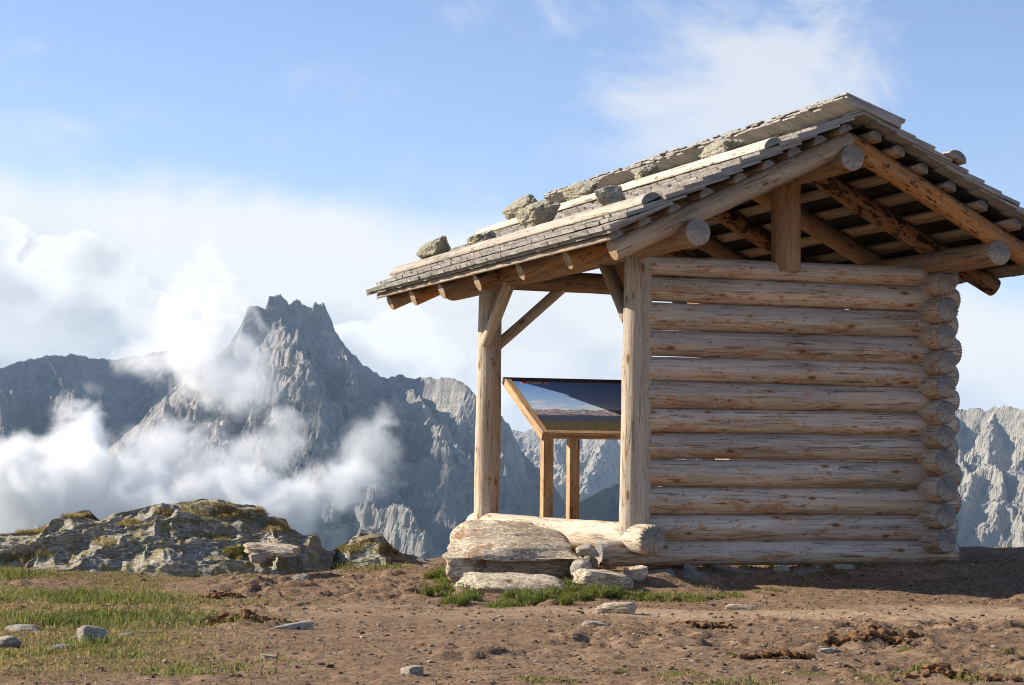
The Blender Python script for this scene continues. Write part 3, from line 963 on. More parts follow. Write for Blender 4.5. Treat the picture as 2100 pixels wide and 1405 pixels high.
SH_L, EXPO, SH_T = 0.46, 0.152, 0.026
DECK = BO + 0.052
kinds = []
for i in range(14):
    w_ = 0.095 + 0.010 * (i % 8)
    v, f = shingle_mesh(SH_L * random.uniform(0.95, 1.04), w_ - 0.002, SH_T * random.uniform(0.95, 1.1), 50 + i)
    me = bpy.data.meshes.new('shingle'); me.from_pydata(v, [], f); me.materials.append(SHINGLE); me.update()
    b_ = bmesh.new(); b_.from_mesh(me); bmesh.ops.recalc_face_normals(b_, faces=b_.faces); b_.to_mesh(me); b_.free()
    kinds.append((w_, me, v))
placed = []
for side in (-1, 1):
    dn = DL if side < 0 else DR
    nr = NL if side < 0 else NR
    s_eave = 1.985 if side < 0 else 2.02
    ncourse = 13 if side < 0 else 15
    tilt = math.atan(2.0 * SH_T / SH_L) * 0.9
    for ci in range(-1, ncourse):
        s = s_eave - max(ci, 0) * EXPO - (0.02 if ci < 0 else 0)
        lift = 0.0 if ci < 0 else 2.0 * SH_T
        if side > 0 and ci >= 13:          # ridge boards doubled up, projecting past the ridge
            s = s_eave - 12 * EXPO + 0.01 * (ci - 12); lift = SH_T * (1.0 + ci - 11)
        if ci == 0: lift = SH_T * 1.15
        top = s - SH_L
        if side < 0 and top < 0.02 and s < 0.3:
            continue
        y = -1.18 + random.uniform(-0.035, 0.03)
        while y < 4.80:
            w_, me, v = random.choice(kinds)
            jit = random.uniform(-0.005, 0.005) if random.random() < 0.93 else random.uniform(-0.018, 0.018)
            butt = slope_pt(side, s + jit, y + w_ / 2, DECK + lift + random.uniform(-0.001, 0.0015))
            upx = -dn
            tl = 0.0 if ci < 0 else (tilt if ci else tilt * 0.55)
            xv = (upx * math.cos(tl) - nr * math.sin(tl)).normalized()
            yv = Vector((0, 1, 0))
            zv = xv.cross(yv).normalized()
            if zv.dot(nr) < 0:
                yv = -yv; zv = -zv
            rz = random.uniform(-0.009, 0.009)
            m4 = Matrix((xv, yv, zv)).transposed().to_4x4(); m4.translation = butt
            m4 = m4 @ Matrix.Rotation(rz, 4, 'Z') @ Matrix.Rotation(random.uniform(-0.004, 0.004), 4, 'X')
            placed.append((side, ci, y, m4, me, v))
            y += w_
vis = [q for q in placed if (q[0] < 0) or (q[0] > 0 and q[2] < -1.05) or (q[0] > 0 and q[1] >= 12)]
vis.sort(key=lambda q: q[2] + (0.0 if q[0] < 0 else -3.0 if q[2] < -1.05 else 2.5) + (0.8 if q[1] in (3, 4, 8, 9) else 0))
keep = vis[:300]
kid = {id(q) for q in keep}
for q in keep:
    add('shingle', q[4], roof, mat4=q[3])
for sd in (-1, 1):
    V, F = [], []
    for q in placed:
        if q[0] != sd or id(q) in kid: continue
        base = len(V)
        V += [q[3] @ Vector(c) for c in q[5]]
        F += [tuple(base + i for i in f.vertices) for f in q[4].polygons]
    me = bpy.data.meshes.new('shingle_field'); me.from_pydata([tuple(v) for v in V], [], F); me.materials.append(SHINGLE); me.update()
    o = add('shingle_field', me, roof); o['kind'] = 'stuff'

DARKSHEET, _t, _b, _o = new_mat('roof_shade_dark')  # dark sheet added between battens and shingles, standing in for roof-underside shade
_n = _t.noise(_t.n('ShaderNodeTexCoord').outputs['Object'], 7.0, 4.0, 0.6)
_t.l(_t.mix(_t.mapr(_n, 0.35, 0.65), (0.018, 0.015, 0.012), (0.035, 0.027, 0.02)), _b.inputs['Base Color'])
for side, s0, s1 in ((-1, 0.03, 1.93), (1, 0.03, 1.97)):
    q0, q1 = slope_pt(side, s0, -1.0, DECK - 0.004), slope_pt(side, s1, -1.0, DECK - 0.004)
    nv = NL if side < 0 else NR
    vv = []
    for q in (q0, q1):
        for yy in (-1.0, 4.68):
            for dn_ in (0.0, 0.003):
                vv.append((q.x + nv.x * dn_, yy, q.z + nv.z * dn_))
    ff = [(0, 1, 3, 2), (4, 6, 7, 5), (0, 4, 5, 1), (2, 3, 7, 6), (0, 2, 6, 4), (1, 5, 7, 3)]
    me = bpy.data.meshes.new('shade_sheet'); me.from_pydata(vv, [], ff); me.materials.append(DARKSHEET); me.update()
    add('shade_sheet', me, roof)

SURF = DECK + 2.0 * SH_T + SH_T + 0.004


def weight(side, s, y0, y1, r, mats, label):
    nr = NL if side < 0 else NR
    o = timber('weight_log', slope_pt(side, s, y0, SURF - 0.004), slope_pt(side, s, y1, SURF - 0.004), r, r * 0.95, mats, roof, up=tuple(nr), half=True, n=26,
                  lump=0.05, bend=0.006, label=label)
    for v in o.data.vertices: v.co.z *= 0.8; v.co.y *= 1.12
    return o


weight(-1, 1.60, -1.12, 5.0, 0.066, (SPLITG, ENDG), 'grey split log along the lower roof slope')
weight(-1, 0.66, -1.19, 5.1, 0.062, (SPLIT, ENDG), 'pale bleached split log along the upper roof slope')
weight(1, 0.66, -1.24, 5.0, 0.066, (SPLITG, ENDG), 'split log on the far roof slope')

# ------------------------------------------------------------------ stones


def rock_verts(sub, dims, seed, planes=16, noise=0.06, box=0.0, rnd=0.05):
    b_ = bmesh.new()
    bmesh.ops.create_icosphere(b_, subdivisions=sub, radius=1.0)
    b_.verts.ensure_lookup_table()
    v = np.array([q.co for q in b_.verts]); f = np.array([[q.index for q in p.verts] for p in b_.faces])
    b_.free()
    rs = np.random.default_rng(seed)
    nrm = rs.normal(size=(planes, 3)); nrm /= np.linalg.norm(nrm, axis=1)[:, None]
    dist = rs.uniform(0.72, 1.0, planes)
    if box > 0:
        bx = np.array([(1, 0, 0), (-1, 0, 0), (0, 1, 0), (0, -1, 0), (0, 0, 1), (0, 0, -1)], float)
        bx += rs.normal(scale=0.10, size=bx.shape); bx /= np.linalg.norm(bx, axis=1)[:, None]
        nrm = np.concatenate([nrm, bx]); dist = np.concatenate([dist * (1 + 0.25 * box), np.full(6, 1 - 0.30 * box)])
    q = (v @ nrm.T) / dist
    r = 1.0 / np.maximum((np.maximum(q, 0) ** 18).sum(1) ** (1 / 18.0), 0.4)
    v = v * r[:, None]
    d1 = fbm(v[:, 0] * 2 + seed, v[:, 1] * 2, v[:, 2] * 3.2, octv=3, seed=seed)
    d2 = fbm(v[:, 0] * 6 + seed, v[:, 1] * 6, v[:, 2] * 11, octv=3, seed=seed + 3, ridged=True)
    v = v * (1 + noise * 2.4 * (d1 - 0.5) + noise * 1.1 * (d2 - 0.4))[:, None]
    return v * (np.array(dims) / 2), f


def stone(name, px, py, depth, dims, label, seed, mat=None, cat='stone', rot=(0, 0, 0), group=None, sub=4, box=0.25, noise=0.075, dz=0.0, sink=None):
    """a loose stone; (px, py) only says in which direction the middle of it was sighted"""
    c = at(px, py, depth)
    v, f = rock_verts(sub, dims, seed, planes=11, noise=noise, box=box)
    me = mesh_from(name, v, f, True, [mat or STONE])
    me.set_sharp_from_angle(angle=R(38))
    if rot == (0, 0, 0):
        rot = (random.uniform(-0.12, 0.12), random.uniform(-0.12, 0.12), random.uniform(-0.6, 0.6))
    if sink is not None:
        sink *= 1.25
        c[2] = float(ground_z(c[0], c[1])) + dims[2] / 2 - sink
    return add(name, me, None, loc=(c[0], c[1], c[2] + dz), rot=rot, label=label, cat=cat, group=group)


def rot_slope(side, yaw=0.0):
    a = AL if side < 0 else -AR
    return (Matrix.Rotation(YAW, 4, 'Z') @ Matrix.Rotation(-a, 4, 'Y') @ Matrix.Rotation(yaw, 4, 'Z')).to_euler()


def roof_stone(s, y, dims, label, seed, yaw=0.0, n=0.0):
    p = slope_pt(-1, s, y, SURF + dims[2] * 0.36 + n)
    wx, wy = hut2w(p.x, p.y)
    v, f = rock_verts(5, dims, seed + 400, planes=13, noise=0.135, box=0.25)
    me = mesh_from('roof_stone', v, f, True, [ROOFSTONE]); me.set_sharp_from_angle(angle=R(38))
    add('roof_stone', me, None, loc=(wx, wy, p.z), rot=rot_slope(-1, yaw), label=label, cat='stone', group='stones weighing down the roof')


roof_stone(1.46, 4.06, (0.20, 0.36, 0.17), 'grey lichen stone nearest the far end of the roof, alone on the lower split log', 1, 0.3, 0.02)
roof_stone(1.45, 2.84, (0.20, 0.48, 0.12), 'low yellow lichen stone second from the far end of the roof', 2, -0.1)
roof_stone(1.43, 1.40, (0.24, 0.42, 0.20), 'large grey rounded stone leaning on the lower split log mid roof', 3, 0.1, 0.03)
roof_stone(1.44, -0.12, (0.20, 0.30, 0.17), 'pointed yellow and dark stone on the lower split log nearest the gable', 4, -0.4, 0.01)
roof_stone(0.50, 4.20, (0.20, 0.42, 0.20), 'dark stone with yellow lichen behind the big grey roof stone', 5, 0.2, 0.02)
roof_stone(0.50, 2.70, (0.20, 0.50, 0.16), 'long lumpy stone lodged behind the pale upper split log', 6, 0.05, 0.02)
roof_stone(0.51, 1.30, (0.18, 0.34, 0.13), 'small lichen stone peeking over the pale split log mid roof', 7, -0.2, 0.01)
roof_stone(0.50, -0.10, (0.20, 0.46, 0.15), 'lichen stone near the ridge close to the front gable', 8, 0.1, 0.0)


def build_boulder():
    v, f = rock_verts(6, (1.24, 0.95, 0.58), 41, planes=10, noise=0.035, box=0.9)
    z = v[:, 2]; y = v[:, 1]; x = v[:, 0]
    # the upper bed juts out over a recessed lower face, its left corner reaching down
    low = smooth(0.085, 0.035, z + 0.05 * np.sin(x * 5.0) + 0.03 * (fbm(x * 6, y * 6, octv=3, seed=4) - 0.5))
    front = smooth(0.0, -0.2, y)
    mid = smooth(-0.36, -0.22, x)
    v[:, 1] += low * front * (0.02 + 0.15 * mid)
    v[:, 0] += low * 0.05 * smooth(0.2, 0.5, x) * -1
    # sloping top, lower on the right
    up = smooth(0.0, 0.12, z)
    v[:, 2] += up * (-0.13 * smooth(-0.15, 0.5, x) - 0.05 * smooth(-0.3, -0.5, x))
    v[:, 2] += smooth(-0.02, 0.14, z) * (np.clip(y, -0.45, 0.45) * 0.26 - 0.05)
    # beds
    bed = fbm(x * 2.0, y * 2.0, v[:, 2] * 26.0, octv=4, seed=9)
    nv = np.stack([v[:, 0] / 0.51, v[:, 1] / 0.37, np.zeros(len(v))], 1); nv /= (np.linalg.norm(nv, axis=1)[:, None] + 1e-6)
    v += nv * (0.05 * (bed - 0.5))[:, None]
    me = mesh_from('boulder', v, f, True, [BOULDER]); me.set_sharp_from_angle(angle=R(42))
    c = at(1060, 1140, 15.5)
    add('boulder', me, None, loc=tuple(c), rot=(0, 0, R(4)), label='large pale layered boulder with dark recessed front beside the sill log', cat='boulder')


build_boulder()
stone('stone', 1052, 1203, 14.6, (0.80, 0.42, 0.13), 'flat pale slab lying in the grass below the big boulder', 52, BOULDER, box=0.5, sub=5, rot=(R(15), R(2), R(3)))
stone('stone', 1042, 1090, 16.0, (0.40, 0.3, 0.14), 'orange-topped stone wedged between big boulder and sill log', 53, BOULDER, rot=(0, R(-10), 0.2))
stone('stone', 1203, 1128, 15.2, (0.16, 0.20, 0.075), 'small flat grey stone packed above the gap beside the big boulder', 54, STONE, rot=(0.1, 0.1, 0.2))
stone('stone', 1190, 1163, 15.15, (0.17, 0.20, 0.10), 'small smooth stone in the dark gap right of the boulder', 55, STONE, rot=(0, R(-25), 0.4))
stone('stone', 1212, 1153, 15.35, (0.09, 0.14, 0.11), 'small orange stone tucked against the bottom log end', 56, DARKSTONE)
stone('stone', 1238, 1192, 15.0, (0.44, 0.26, 0.16), 'wedge-shaped pale stone under the end of the bottom log', 57, BOULDER, rot=(R(8), R(4), 0.1))
stone('stone', 1303, 1178, 15.15, (0.15, 0.16, 0.10), 'little cracked pale stone under the projecting sill log', 58, BOULDER)
stone('stone', 1350, 1184, 15.35, (0.20, 0.2, 0.12), 'brown stone under the bottom log behind the cracked pale one', 59, DARKSTONE)
stone('stone', 1420, 1190, 15.4, (0.32, 0.24, 0.14), 'broad dark stone in the shade under the bottom log', 60, DARKSTONE)
stone('stone', 1415, 1172, 15.42, (0.10, 0.1, 0.10), 'upright little stone propping the shaded bottom log', 61, DARKSTONE, rot=(0, R(15), 0))
stone('stone', 1510, 1177, 15.5, (0.34, 0.25, 0.09), 'long flat brown stone under the middle of the bottom log', 62, DARKSTONE)
stone('stone', 1600, 1169, 15.55, (0.13, 0.1, 0.07), 'tilted pale chip leaning on the bottom log', 63, STONE, rot=(0, R(-30), 0))
stone('stone', 1655, 1175, 15.6, (0.26, 0.18, 0.06), 'low dark stone right of the tilted chip under the bottom log', 64, DARKSTONE)
stone('stone', 1728, 1163, 15.5, (0.17, 0.12, 0.04), 'flat pale grey slate in the shade near the right end of the bottom log', 65, STONE)
stone('stone', 1265, 1256, 12.9, (0.25, 0.17, 0.10), 'flat-topped pale stone lying alone on the path before the shelter', 70, BOULDER, box=0.6, sink=0.025)
stone('stone', 1222, 1293, 11.6, (0.15, 0.11, 0.05), 'thin layered pale stone half buried below the lone path stone', 71, STONE, sink=0.03)
stone('stone', 1515, 1222, 13.6, (0.20, 0.12, 0.07), 'low brownish stone at the shadow edge before the gable', 72, BOULDER, sink=0.03)
stone('stone', 605, 1300, 11.4, (0.22, 0.10, 0.07), 'long cracked grey stone lying on bare dirt', 73, STONE, sink=0.025, rot=(0, R(-8), 0.3), box=0.7)
stone('stone', 188, 1325, 10.6, (0.14, 0.12, 0.11), 'chunky white stone at the edge of the turf', 74, STONE, sink=0.02, box=0.5)
stone('stone', 8, 1333, 10.5, (0.16, 0.14, 0.08), 'rounded white stone in the grass at the left picture edge', 75, STONE, sink=0.02)
stone('stone', 45, 1295, 11.3, (0.17, 0.15, 0.06), 'flat grey stone sunk in the turf at far left', 76, STONE, sink=0.02)
stone('stone', 846, 1396, 8.95, (0.09, 0.09, 0.07), 'pale angular stone at the bottom edge of the picture', 77, STONE, sink=0.02, box=0.6)
stone('stone', 552, 1346, 9.9, (0.08, 0.06, 0.03), 'small flat stone below the long cracked stone', 78, STONE, sink=0.012)
stone('stone', 617, 1163, 15.3, (0.13, 0.1, 0.05), 'small pale flat stone on dirt below the leaning slab', 79, STONE, sink=0.02)
stone('stone', 1698, 1327, 10.3, (0.09, 0.09, 0.04), 'pale stone beside the orange dirt clods at right', 80, STONE, sink=0.015)
stone('stone', 1648, 1336, 10.0, (0.04, 0.04, 0.03), 'tiny white pebble left of the orange dirt clods', 81, STONE, sink=0.01, sub=3)
stone('stone', 1785, 1283, 11.6, (0.07, 0.06, 0.03), 'small pale stone behind the orange dirt clods', 82, STONE, sink=0.01, sub=3)
stone('stone', 255, 1305, 11.0, (0.10, 0.08, 0.03), 'brown flat stone in turf right of the white stone', 83, DARKSTONE, sink=0.015, sub=3)
stone('stone', 125, 1343, 10.2, (0.10, 0.08, 0.05), 'reddish small stone left of the chunky white stone', 84, DARKSTONE, sink=0.015, sub=3)
# slab resting at the right foot of the outcrop
stone('stone', 560, 1127, 15.72, (0.44, 0.36, 0.09), 'pale tilted slab propped up at the right end of the rock outcrop', 90, BOULDER, box=0.4, rot=(R(6), R(4), 0.1), sub=5)
stone('stone', 530, 1143, 15.6, (0.14, 0.12, 0.09), 'small grey stone propping up the pale tilted slab', 91, STONE)


def clod_heap(px, py, depth, size, label, seed, n=22):
    """a heap of broken peat crumbs pressed together"""
    rs = np.random.default_rng(seed)
    c = at(px, py, depth)
    V, F, base = [], [], 0
    for i in range(n * 5):
        d = 0.010 + 0.030 * rs.uniform() ** 2
        v, f = rock_verts(2, (d * 1.5, d * 1.3, d), seed * 100 + i % 37, noise=0.22)
        _a = rs.uniform(0, 6.28); v = np.stack([v[:, 0] * math.cos(_a) - v[:, 1] * math.sin(_a), v[:, 0] * math.sin(_a) + v[:, 1] * math.cos(_a), v[:, 2]], 1)
        ox, oy = rs.normal(scale=size[0] / 3.2), rs.normal(scale=size[1] / 3.2)
        gz = float(ground_z(c[0] + ox, c[1] + oy))
        V.append(v + np.array((ox, oy, gz + d * 0.2 + 0.02 * math.exp(-(ox / size[0]) ** 2 * 4) - c[2]))); F.append(f + base); base += len(v)
    me = mesh_from('peat_crumbs', np.concatenate(V), np.concatenate(F), True, [PEAT]); me.set_sharp_from_angle(angle=R(30))
    add('peat_crumbs', me, None, loc=tuple(c), kind='stuff')


def mat_peat():
    m, t, b, out = new_mat('rusty_peat')
    tc = t.n('ShaderNodeTexCoord')
    n = t.noise(tc.outputs['Object'], 25.0, 5.0, 0.7)
    c = t.mix(t.mapr(n, 0.35, 0.65), (0.09, 0.045, 0.022), (0.27, 0.14, 0.062))
    t.l(c, b.inputs['Base Color']); b.inputs['Roughness'].default_value = 1.0
    bump(t, b, n, 1.0, 0.015)
    return m


PEAT = mat_peat()
clod_heap(505, 1286, 11.7, (0.26, 0.10), 'orange crumbly peat heap on the dirt left of centre', 5, 40)
clod_heap(462, 1200, 14.0, (0.22, 0.10), 'small rusty peat heap beside the turf behind', 6, 18)
clod_heap(1775, 1310, 10.9, (0.34, 0.24), 'large orange crumbly peat heap on the right foreground', 7, 70)
clod_heap(1430, 1280, 11.9, (0.32, 0.12), 'dark peat crumbs beside the path right of the lone stone', 8, 34)
clod_heap(1980, 1385, 8.9, (0.30, 0.10), 'orange peat crumbs at the bottom right corner', 9, 36)
clod_heap(1610, 1345, 9.9, (0.22, 0.08), 'thin row of peat crumbs before the large heap', 10, 22)


def outcrop(name, profile, depth, half, nx, ny, label, seed):
    """bedrock knoll; profile = list of (px, py) along its crest"""
    P = np.array([at(a, b_, depth) for a, b_ in profile])
    xs = np.linspace(P[0, 0] - 0.1, P[-1, 0] + 0.1, nx)
    top = np.interp(xs, P[:, 0], P[:, 2])
    v_ = np.linspace(-1, 1, ny)
    X, Vv = np.meshgrid(xs, v_)
    T = np.interp(X, xs, top)
    wide = half[0] * (0.5 + 0.5 * smooth(0.0, 0.45, T + 0.1))
    Yy = depth + np.where(Vv < 0, Vv * (wide + 0.1), Vv * half[1])
    g = ground_z(X, Yy, False)
    prof = np.where(Vv < 0, (1 - np.abs(Vv) ** 1.25), (1 - Vv ** 2))
    Z = g - 0.06 + (T - g + 0.06) * prof
    # rounded beds and blocks
    wz = 0.25 * (fbm(X * 1.6, Yy * 1.6, octv=3, seed=seed) - 0.5)
    u = X * 0.5 + (Yy + wz) * 1.5
    b1 = fbm(X * 1.5 + wz, Yy * 2.4, Z * 2.6, octv=3, seed=seed + 2, ridged=True, gain=0.42)
    b2 = fbm(X * 3.6 + Z * 2, Yy * 6.0, Z * 8.0, octv=3, seed=seed + 5, ridged=True)
    b3 = fbm(X * 14, Yy * 14, Z * 22, octv=4, seed=seed + 9)
    bed = (Z * 1.0 - 0.22 * X + 0.30 * fbm(X * 0.9, Yy * 0.9, octv=3, seed=seed + 12)) / 0.17
    stp = smooth(0.4, 0.75, bed - np.floor(bed)) - (bed - np.floor(bed))
    face = smooth(0.02, 0.25, 1 - np.abs(Vv))
    amp = face * np.minimum(1.0, 0.3 + (T + 0.1) * 2)
    Z = Z - 0.045 * amp + amp * (0.35 + 0.65 * smooth(0.0, 0.35, np.abs(Vv))) * (0.13 * (b1 - 0.42) + 0.05 * (b2 - 0.4) + 0.028 * (b3 - 0.5) + 0.08 * stp)
    Yy = Yy - amp * (0.20 * (b1 - 0.4) + 0.06 * (b2 - 0.4) + 0.045 * (b3 - 0.5) - 0.10 * stp)
    Xx = X + amp * 0.05 * (fbm(X * 7, Yy * 7, Z * 7, octv=3, seed=seed + 20) - 0.5)
    me = mesh_from(name, np.stack([Xx.ravel(), Yy.ravel(), Z.ravel()], 1), grid_faces(nx, ny), True, [OUTCROP])
    me.set_sharp_from_angle(angle=R(28))
    add(name, me, None, label=label, cat='rock')
    return xs, v_, Xx, Yy, Z


OC = outcrop('rock_outcrop', [(-150, 1092), (-60, 1090), (0, 1088), (40, 1088), (90, 1082), (130, 1055), (165, 1050), (200, 1055), (240, 1042), (290, 1030), (330, 1022), (375, 1018), (410, 1014), (450, 1017),
                               (500, 1032), (540, 1045), (575, 1064), (600, 1085), (615, 1098), (640, 1092), (650, 1106), (662, 1128)], 16.6, (1.15, 1.3), 380, 230,
             'broad grey rock outcrop with mossy ledges left of the shelter', 61)
OC2 = outcrop('rock_outcrop', [(668, 1132), (690, 1122), (708, 1112), (722, 1098), (745, 1092), (775, 1094), (792, 1106), (806, 1124), (830, 1136), (868, 1148)], 16.7, (0.4, 0.6), 120, 80,
              'small brown rock hump on the skyline between outcrop and shelter', 77)

# ------------------------------------------------------------------ information panel inside the shelter
PANELWOOD = mat_wood('new_larch_timber', (0.50, 0.33, 0.185), (0.50, 0.30, 0.15), (0.48, 0.25, 0.10), 0.5, 0.1, 0.0, False)
DARKEDGE, _t, _b, _o = new_mat('dark_anodised_edge')
_b.inputs['Base Color'].default_value = (0.06, 0.05, 0.045, 1); _b.inputs['Roughness'].default_value = 0.5


def mat_print():
    """panorama photograph with sky, snowy range and brown meadow, printed on the board"""
    m, t, b, out = new_mat('panorama_print')
    tc = t.n('ShaderNodeTexCoord'); sp = t.n('ShaderNodeSeparateXYZ'); t.l(tc.outputs['Object'], sp.inputs[0])
    x, y = sp.outputs[0], sp.outputs[1]
    o = tc.outputs['Object']
    c = t.mix(t.mapr(y, 0.42, 1.0), (0.46, 0.64, 0.88), (0.11, 0.31, 0.76))
    cl = t.noise(t.map(o, (2.0, 7.0, 1)), 2.0, 5.0, 0.6)
    c = t.mix(t.mapr(t.math('ADD', cl, t.mapr(y, 0.42, 0.75, 0.16, -0.12)), 0.55, 0.72, 0, 0.9), c, (0.78, 0.82, 0.88))
    rn = t.noise(t.map(o, (5, 0.4, 1)), 1.6, 6.0, 0.6)
    ridge = t.math('MULTIPLY_ADD', rn, 0.16, 0.33)
    mtn = t.noise(t.map(o, (16, 24, 1)), 1.4, 5.0, 0.7)
    mc = t.mix(t.mapr(mtn, 0.4, 0.6), (0.13, 0.10, 0.12), (0.55, 0.50, 0.52))
    c = t.mix(t.mapr(t.math('SUBTRACT', ridge, y), -0.004, 0.004), c, mc)
    mid = t.math('MULTIPLY_ADD', t.noise(t.map(o, (2.5, 0.3, 1)), 1.5, 3.0, 0.5), 0.08, 0.27)
    c = t.mix(t.mapr(t.math('SUBTRACT', mid, y), -0.01, 0.02), c, (0.06, 0.075, 0.12))
    low = t.math('MULTIPLY_ADD', t.noise(t.map(o, (1.5, 0.3, 1), (4, 0, 0)), 1.5, 3.0, 0.5), 0.10, 0.13)
    gn = t.noise(t.map(o, (14, 30, 1)), 2.0, 5.0, 0.7)
    c = t.mix(t.mapr(t.math('SUBTRACT', low, y), -0.02, 0.03), c, t.mix(t.mapr(gn, 0.4, 0.6), (0.075, 0.062, 0.032), (0.15, 0.12, 0.065)))
    # red and white title strip at the top left
    inx = t.math('MULTIPLY', t.mapr(x, 0.06, 0.062), t.mapr(x, 0.30, 0.302, 1, 0))
    iny = t.math('MULTIPLY', t.mapr(y, 0.925, 0.928), t.mapr(y, 0.965, 0.968, 1, 0))
    seg = t.noise(t.map(o, (18, 1, 1)), 1.0, 1.0, 0.5)
    c = t.mix(t.math('MULTIPLY', inx, iny), c, t.mix(t.mapr(seg, 0.49, 0.51), (0.75, 0.05, 0.05), (0.8, 0.78, 0.76)))
    t.l(c, b.inputs['Base Color'])
    b.inputs['Roughness'].default_value = 0.32
    b.inputs['Specular IOR Level'].default_value = 0.35
    return m


def box_mesh(name, sx, sy, sz, mats, bev=0.004, org=(0, 0, 0)):
    b_ = bmesh.new()
    bmesh.ops.create_cube(b_, size=1.0)
    for v in b_.verts:
        v.co = Vector(((v.co.x + 0.5) * sx + org[0], v.co.y * sy + org[1], v.co.z * sz + org[2]))
    if bev:
        bmesh.ops.bevel(b_, geom=list(b_.edges), offset=bev, segments=2, affect='EDGES', profile=0.6)
    me = bpy.data.meshes.new(name); b_.to_mesh(me); b_.free()
    for m in mats: me.materials.append(m)
    return me


board = bpy.data.objects.new('information_panel', None); COL.objects.link(board)
bx, by = hut2w(0.105, 2.20)
board.location = (bx, by, float(ground_z(bx, by)))
board.rotation_euler = (0, 0, YAW)
board['label'] = 'slanted panorama information panel on wooden posts inside the shelter'
board['category'] = 'information panel'
gz0 = board.location.z
B0 = Vector((0, 0, 0.965 - gz0)); RUN, RISE, BW = 0.92, 0.44, 1.5
SLOPE = math.atan2(RISE, RUN); SLEN = math.hypot(RUN, RISE)


def bd(name, me, p, axis_x, up, label=None):
    o = add(name, me, board, mat4=along(p, Vector(p) + Vector(axis_x), up))
    if label: o['label'] = label
    return o


up_n = (0, -math.sin(SLOPE), math.cos(SLOPE))
sl = Vector((0, math.cos(SLOPE), math.sin(SLOPE)))
bd('frame_rail', box_mesh('frame_rail', SLEN + 0.04, 0.055, 0.075, [PANELWOOD]), B0 + Vector((0.0, -0.02, -0.035)), sl, up_n)
bd('frame_rail', box_mesh('frame_rail', SLEN + 0.04, 0.055, 0.075, [PANELWOOD]), B0 + Vector((BW, -0.02, -0.035)), sl, up_n)
bd('frame_rail', box_mesh('frame_rail', BW - 0.056, 0.055, 0.055, [PANELWOOD]), B0 + Vector((0.028, -0.005, -0.018)), (1, 0, 0), up_n)
bd('frame_rail', box_mesh('frame_rail', BW + 0.06, 0.05, 0.06, [DARKEDGE]), B0 + Vector((-0.03, RUN + 0.035, RISE - 0.005)), (1, 0, 0), up_n, 'dark metal strip along the upper edge')
pm = box_mesh('print_board', BW - 0.06, SLEN - 0.05, 0.012, [mat_print()], 0.0, (0, (SLEN - 0.05) / 2, 0))
bd('print_board', pm, B0 + Vector((0.03, 0.012, 0.0)) + Vector(up_n) * 0.012, (1, 0, 0), up_n, 'glossy printed panorama with blue sky and snowy mountains')
for (x_, y_, top) in ((0.035, 0.03, 0.96), (0.285, 0.10, 0.98), (1.10, 0.12, 0.99), (1.45, 0.03, 0.96)):
    L_ = top - gz0 - 0.03
    bd('post', box_mesh('post', L_ + 0.1, 0.085, 0.085, [PANELWOOD]), (x_, y_, -0.1), (0, 0, 1), (0, 1, 0))

# ------------------------------------------------------------------ grass, pebbles (uncountable)


def mat_grass():
    m, t, b, out = new_mat('grass_blades')
    a = t.n('ShaderNodeAttribute', attribute_name='tint')
    t.l(a.outputs['Color'], b.inputs['Base Color'])
    b.inputs['Roughness'].default_value = 0.6
    b.inputs['Subsurface Weight'].default_value = 0.0
    tr = t.n('ShaderNodeBsdfTranslucent'); t.l(a.outputs['Color'], tr.inputs['Color'])
    mx = t.n('ShaderNodeMixShader'); mx.inputs[0].default_value = 0.42
    t.l(b.outputs[0], mx.inputs[1]); t.l(tr.outputs[0], mx.inputs[2]); t.l(mx.outputs[0], out.inputs['Surface'])
    return m


GRASS = mat_grass()


def blades(name, pos, hgt, width, tint, lean=0.5, kind='stuff', seed=1, label=None, cat=None, group=None, droop=None):
    rs = np.random.default_rng(seed)
    n = len(pos)
    az = rs.uniform(0, 2 * math.pi, n)
    side = np.stack([np.cos(az), np.sin(az), np.zeros(n)], 1)
    la = rs.uniform(0, 2 * math.pi, n); lm = np.abs(rs.normal(scale=lean, size=n))
    ln = np.stack([np.cos(la) * lm, np.sin(la) * lm, np.ones(n)], 1)
    if droop is not None: ln[:, :2] += np.asarray(droop)
    ln /= np.linalg.norm(ln, axis=1)[:, None]
    h = hgt[:, None]; w = width[:, None]
    b0 = pos - side * w / 2; b1 = pos + side * w / 2
    mdp = pos + ln * h * 0.55
    m0 = mdp - side * w * 0.38; m1 = mdp + side * w * 0.38
    bend = ln.copy(); bend[:, 2] *= 0.35; bend[:, :2] *= 1.9
    tip = mdp + bend * h * 0.5
    V = np.stack([b0, b1, m1, m0, tip], 1).reshape(-1, 3)
    i = np.arange(n) * 5
    F = np.concatenate([np.stack([i, i + 1, i + 2], 1), np.stack([i, i + 2, i + 3], 1), np.stack([i + 3, i + 2, i + 4], 1)])
    me = mesh_from(name, V, F, True, [GRASS])
    a = me.color_attributes.new('tint', 'FLOAT_COLOR', 'POINT')
    tt = np.repeat(np.concatenate([tint, np.ones((n, 1))], 1), 5, axis=0).astype(np.float32)
    a.data.foreach_set('color', tt.ravel())
    return add(name, me, None, label=label, cat=cat, group=group, kind=kind)


def tints(n, rs, dry):
    """dry 0..1 per blade"""
    g0 = np.array((0.085, 0.115, 0.022)); g1 = np.array((0.19, 0.205, 0.045)); y0 = np.array((0.36, 0.28, 0.11)); y1 = np.array((0.25, 0.17, 0.07))
    t = rs.uniform(size=(n, 1)); u = rs.uniform(size=(n, 1))
    g = g0 + (g1 - g0) * t; yv = y1 + (y0 - y1) * u
    k = (rs.uniform(size=n) < dry)[:, None]
    return np.where(k, yv, g) * rs.uniform(0.95, 1.5, (n, 1))


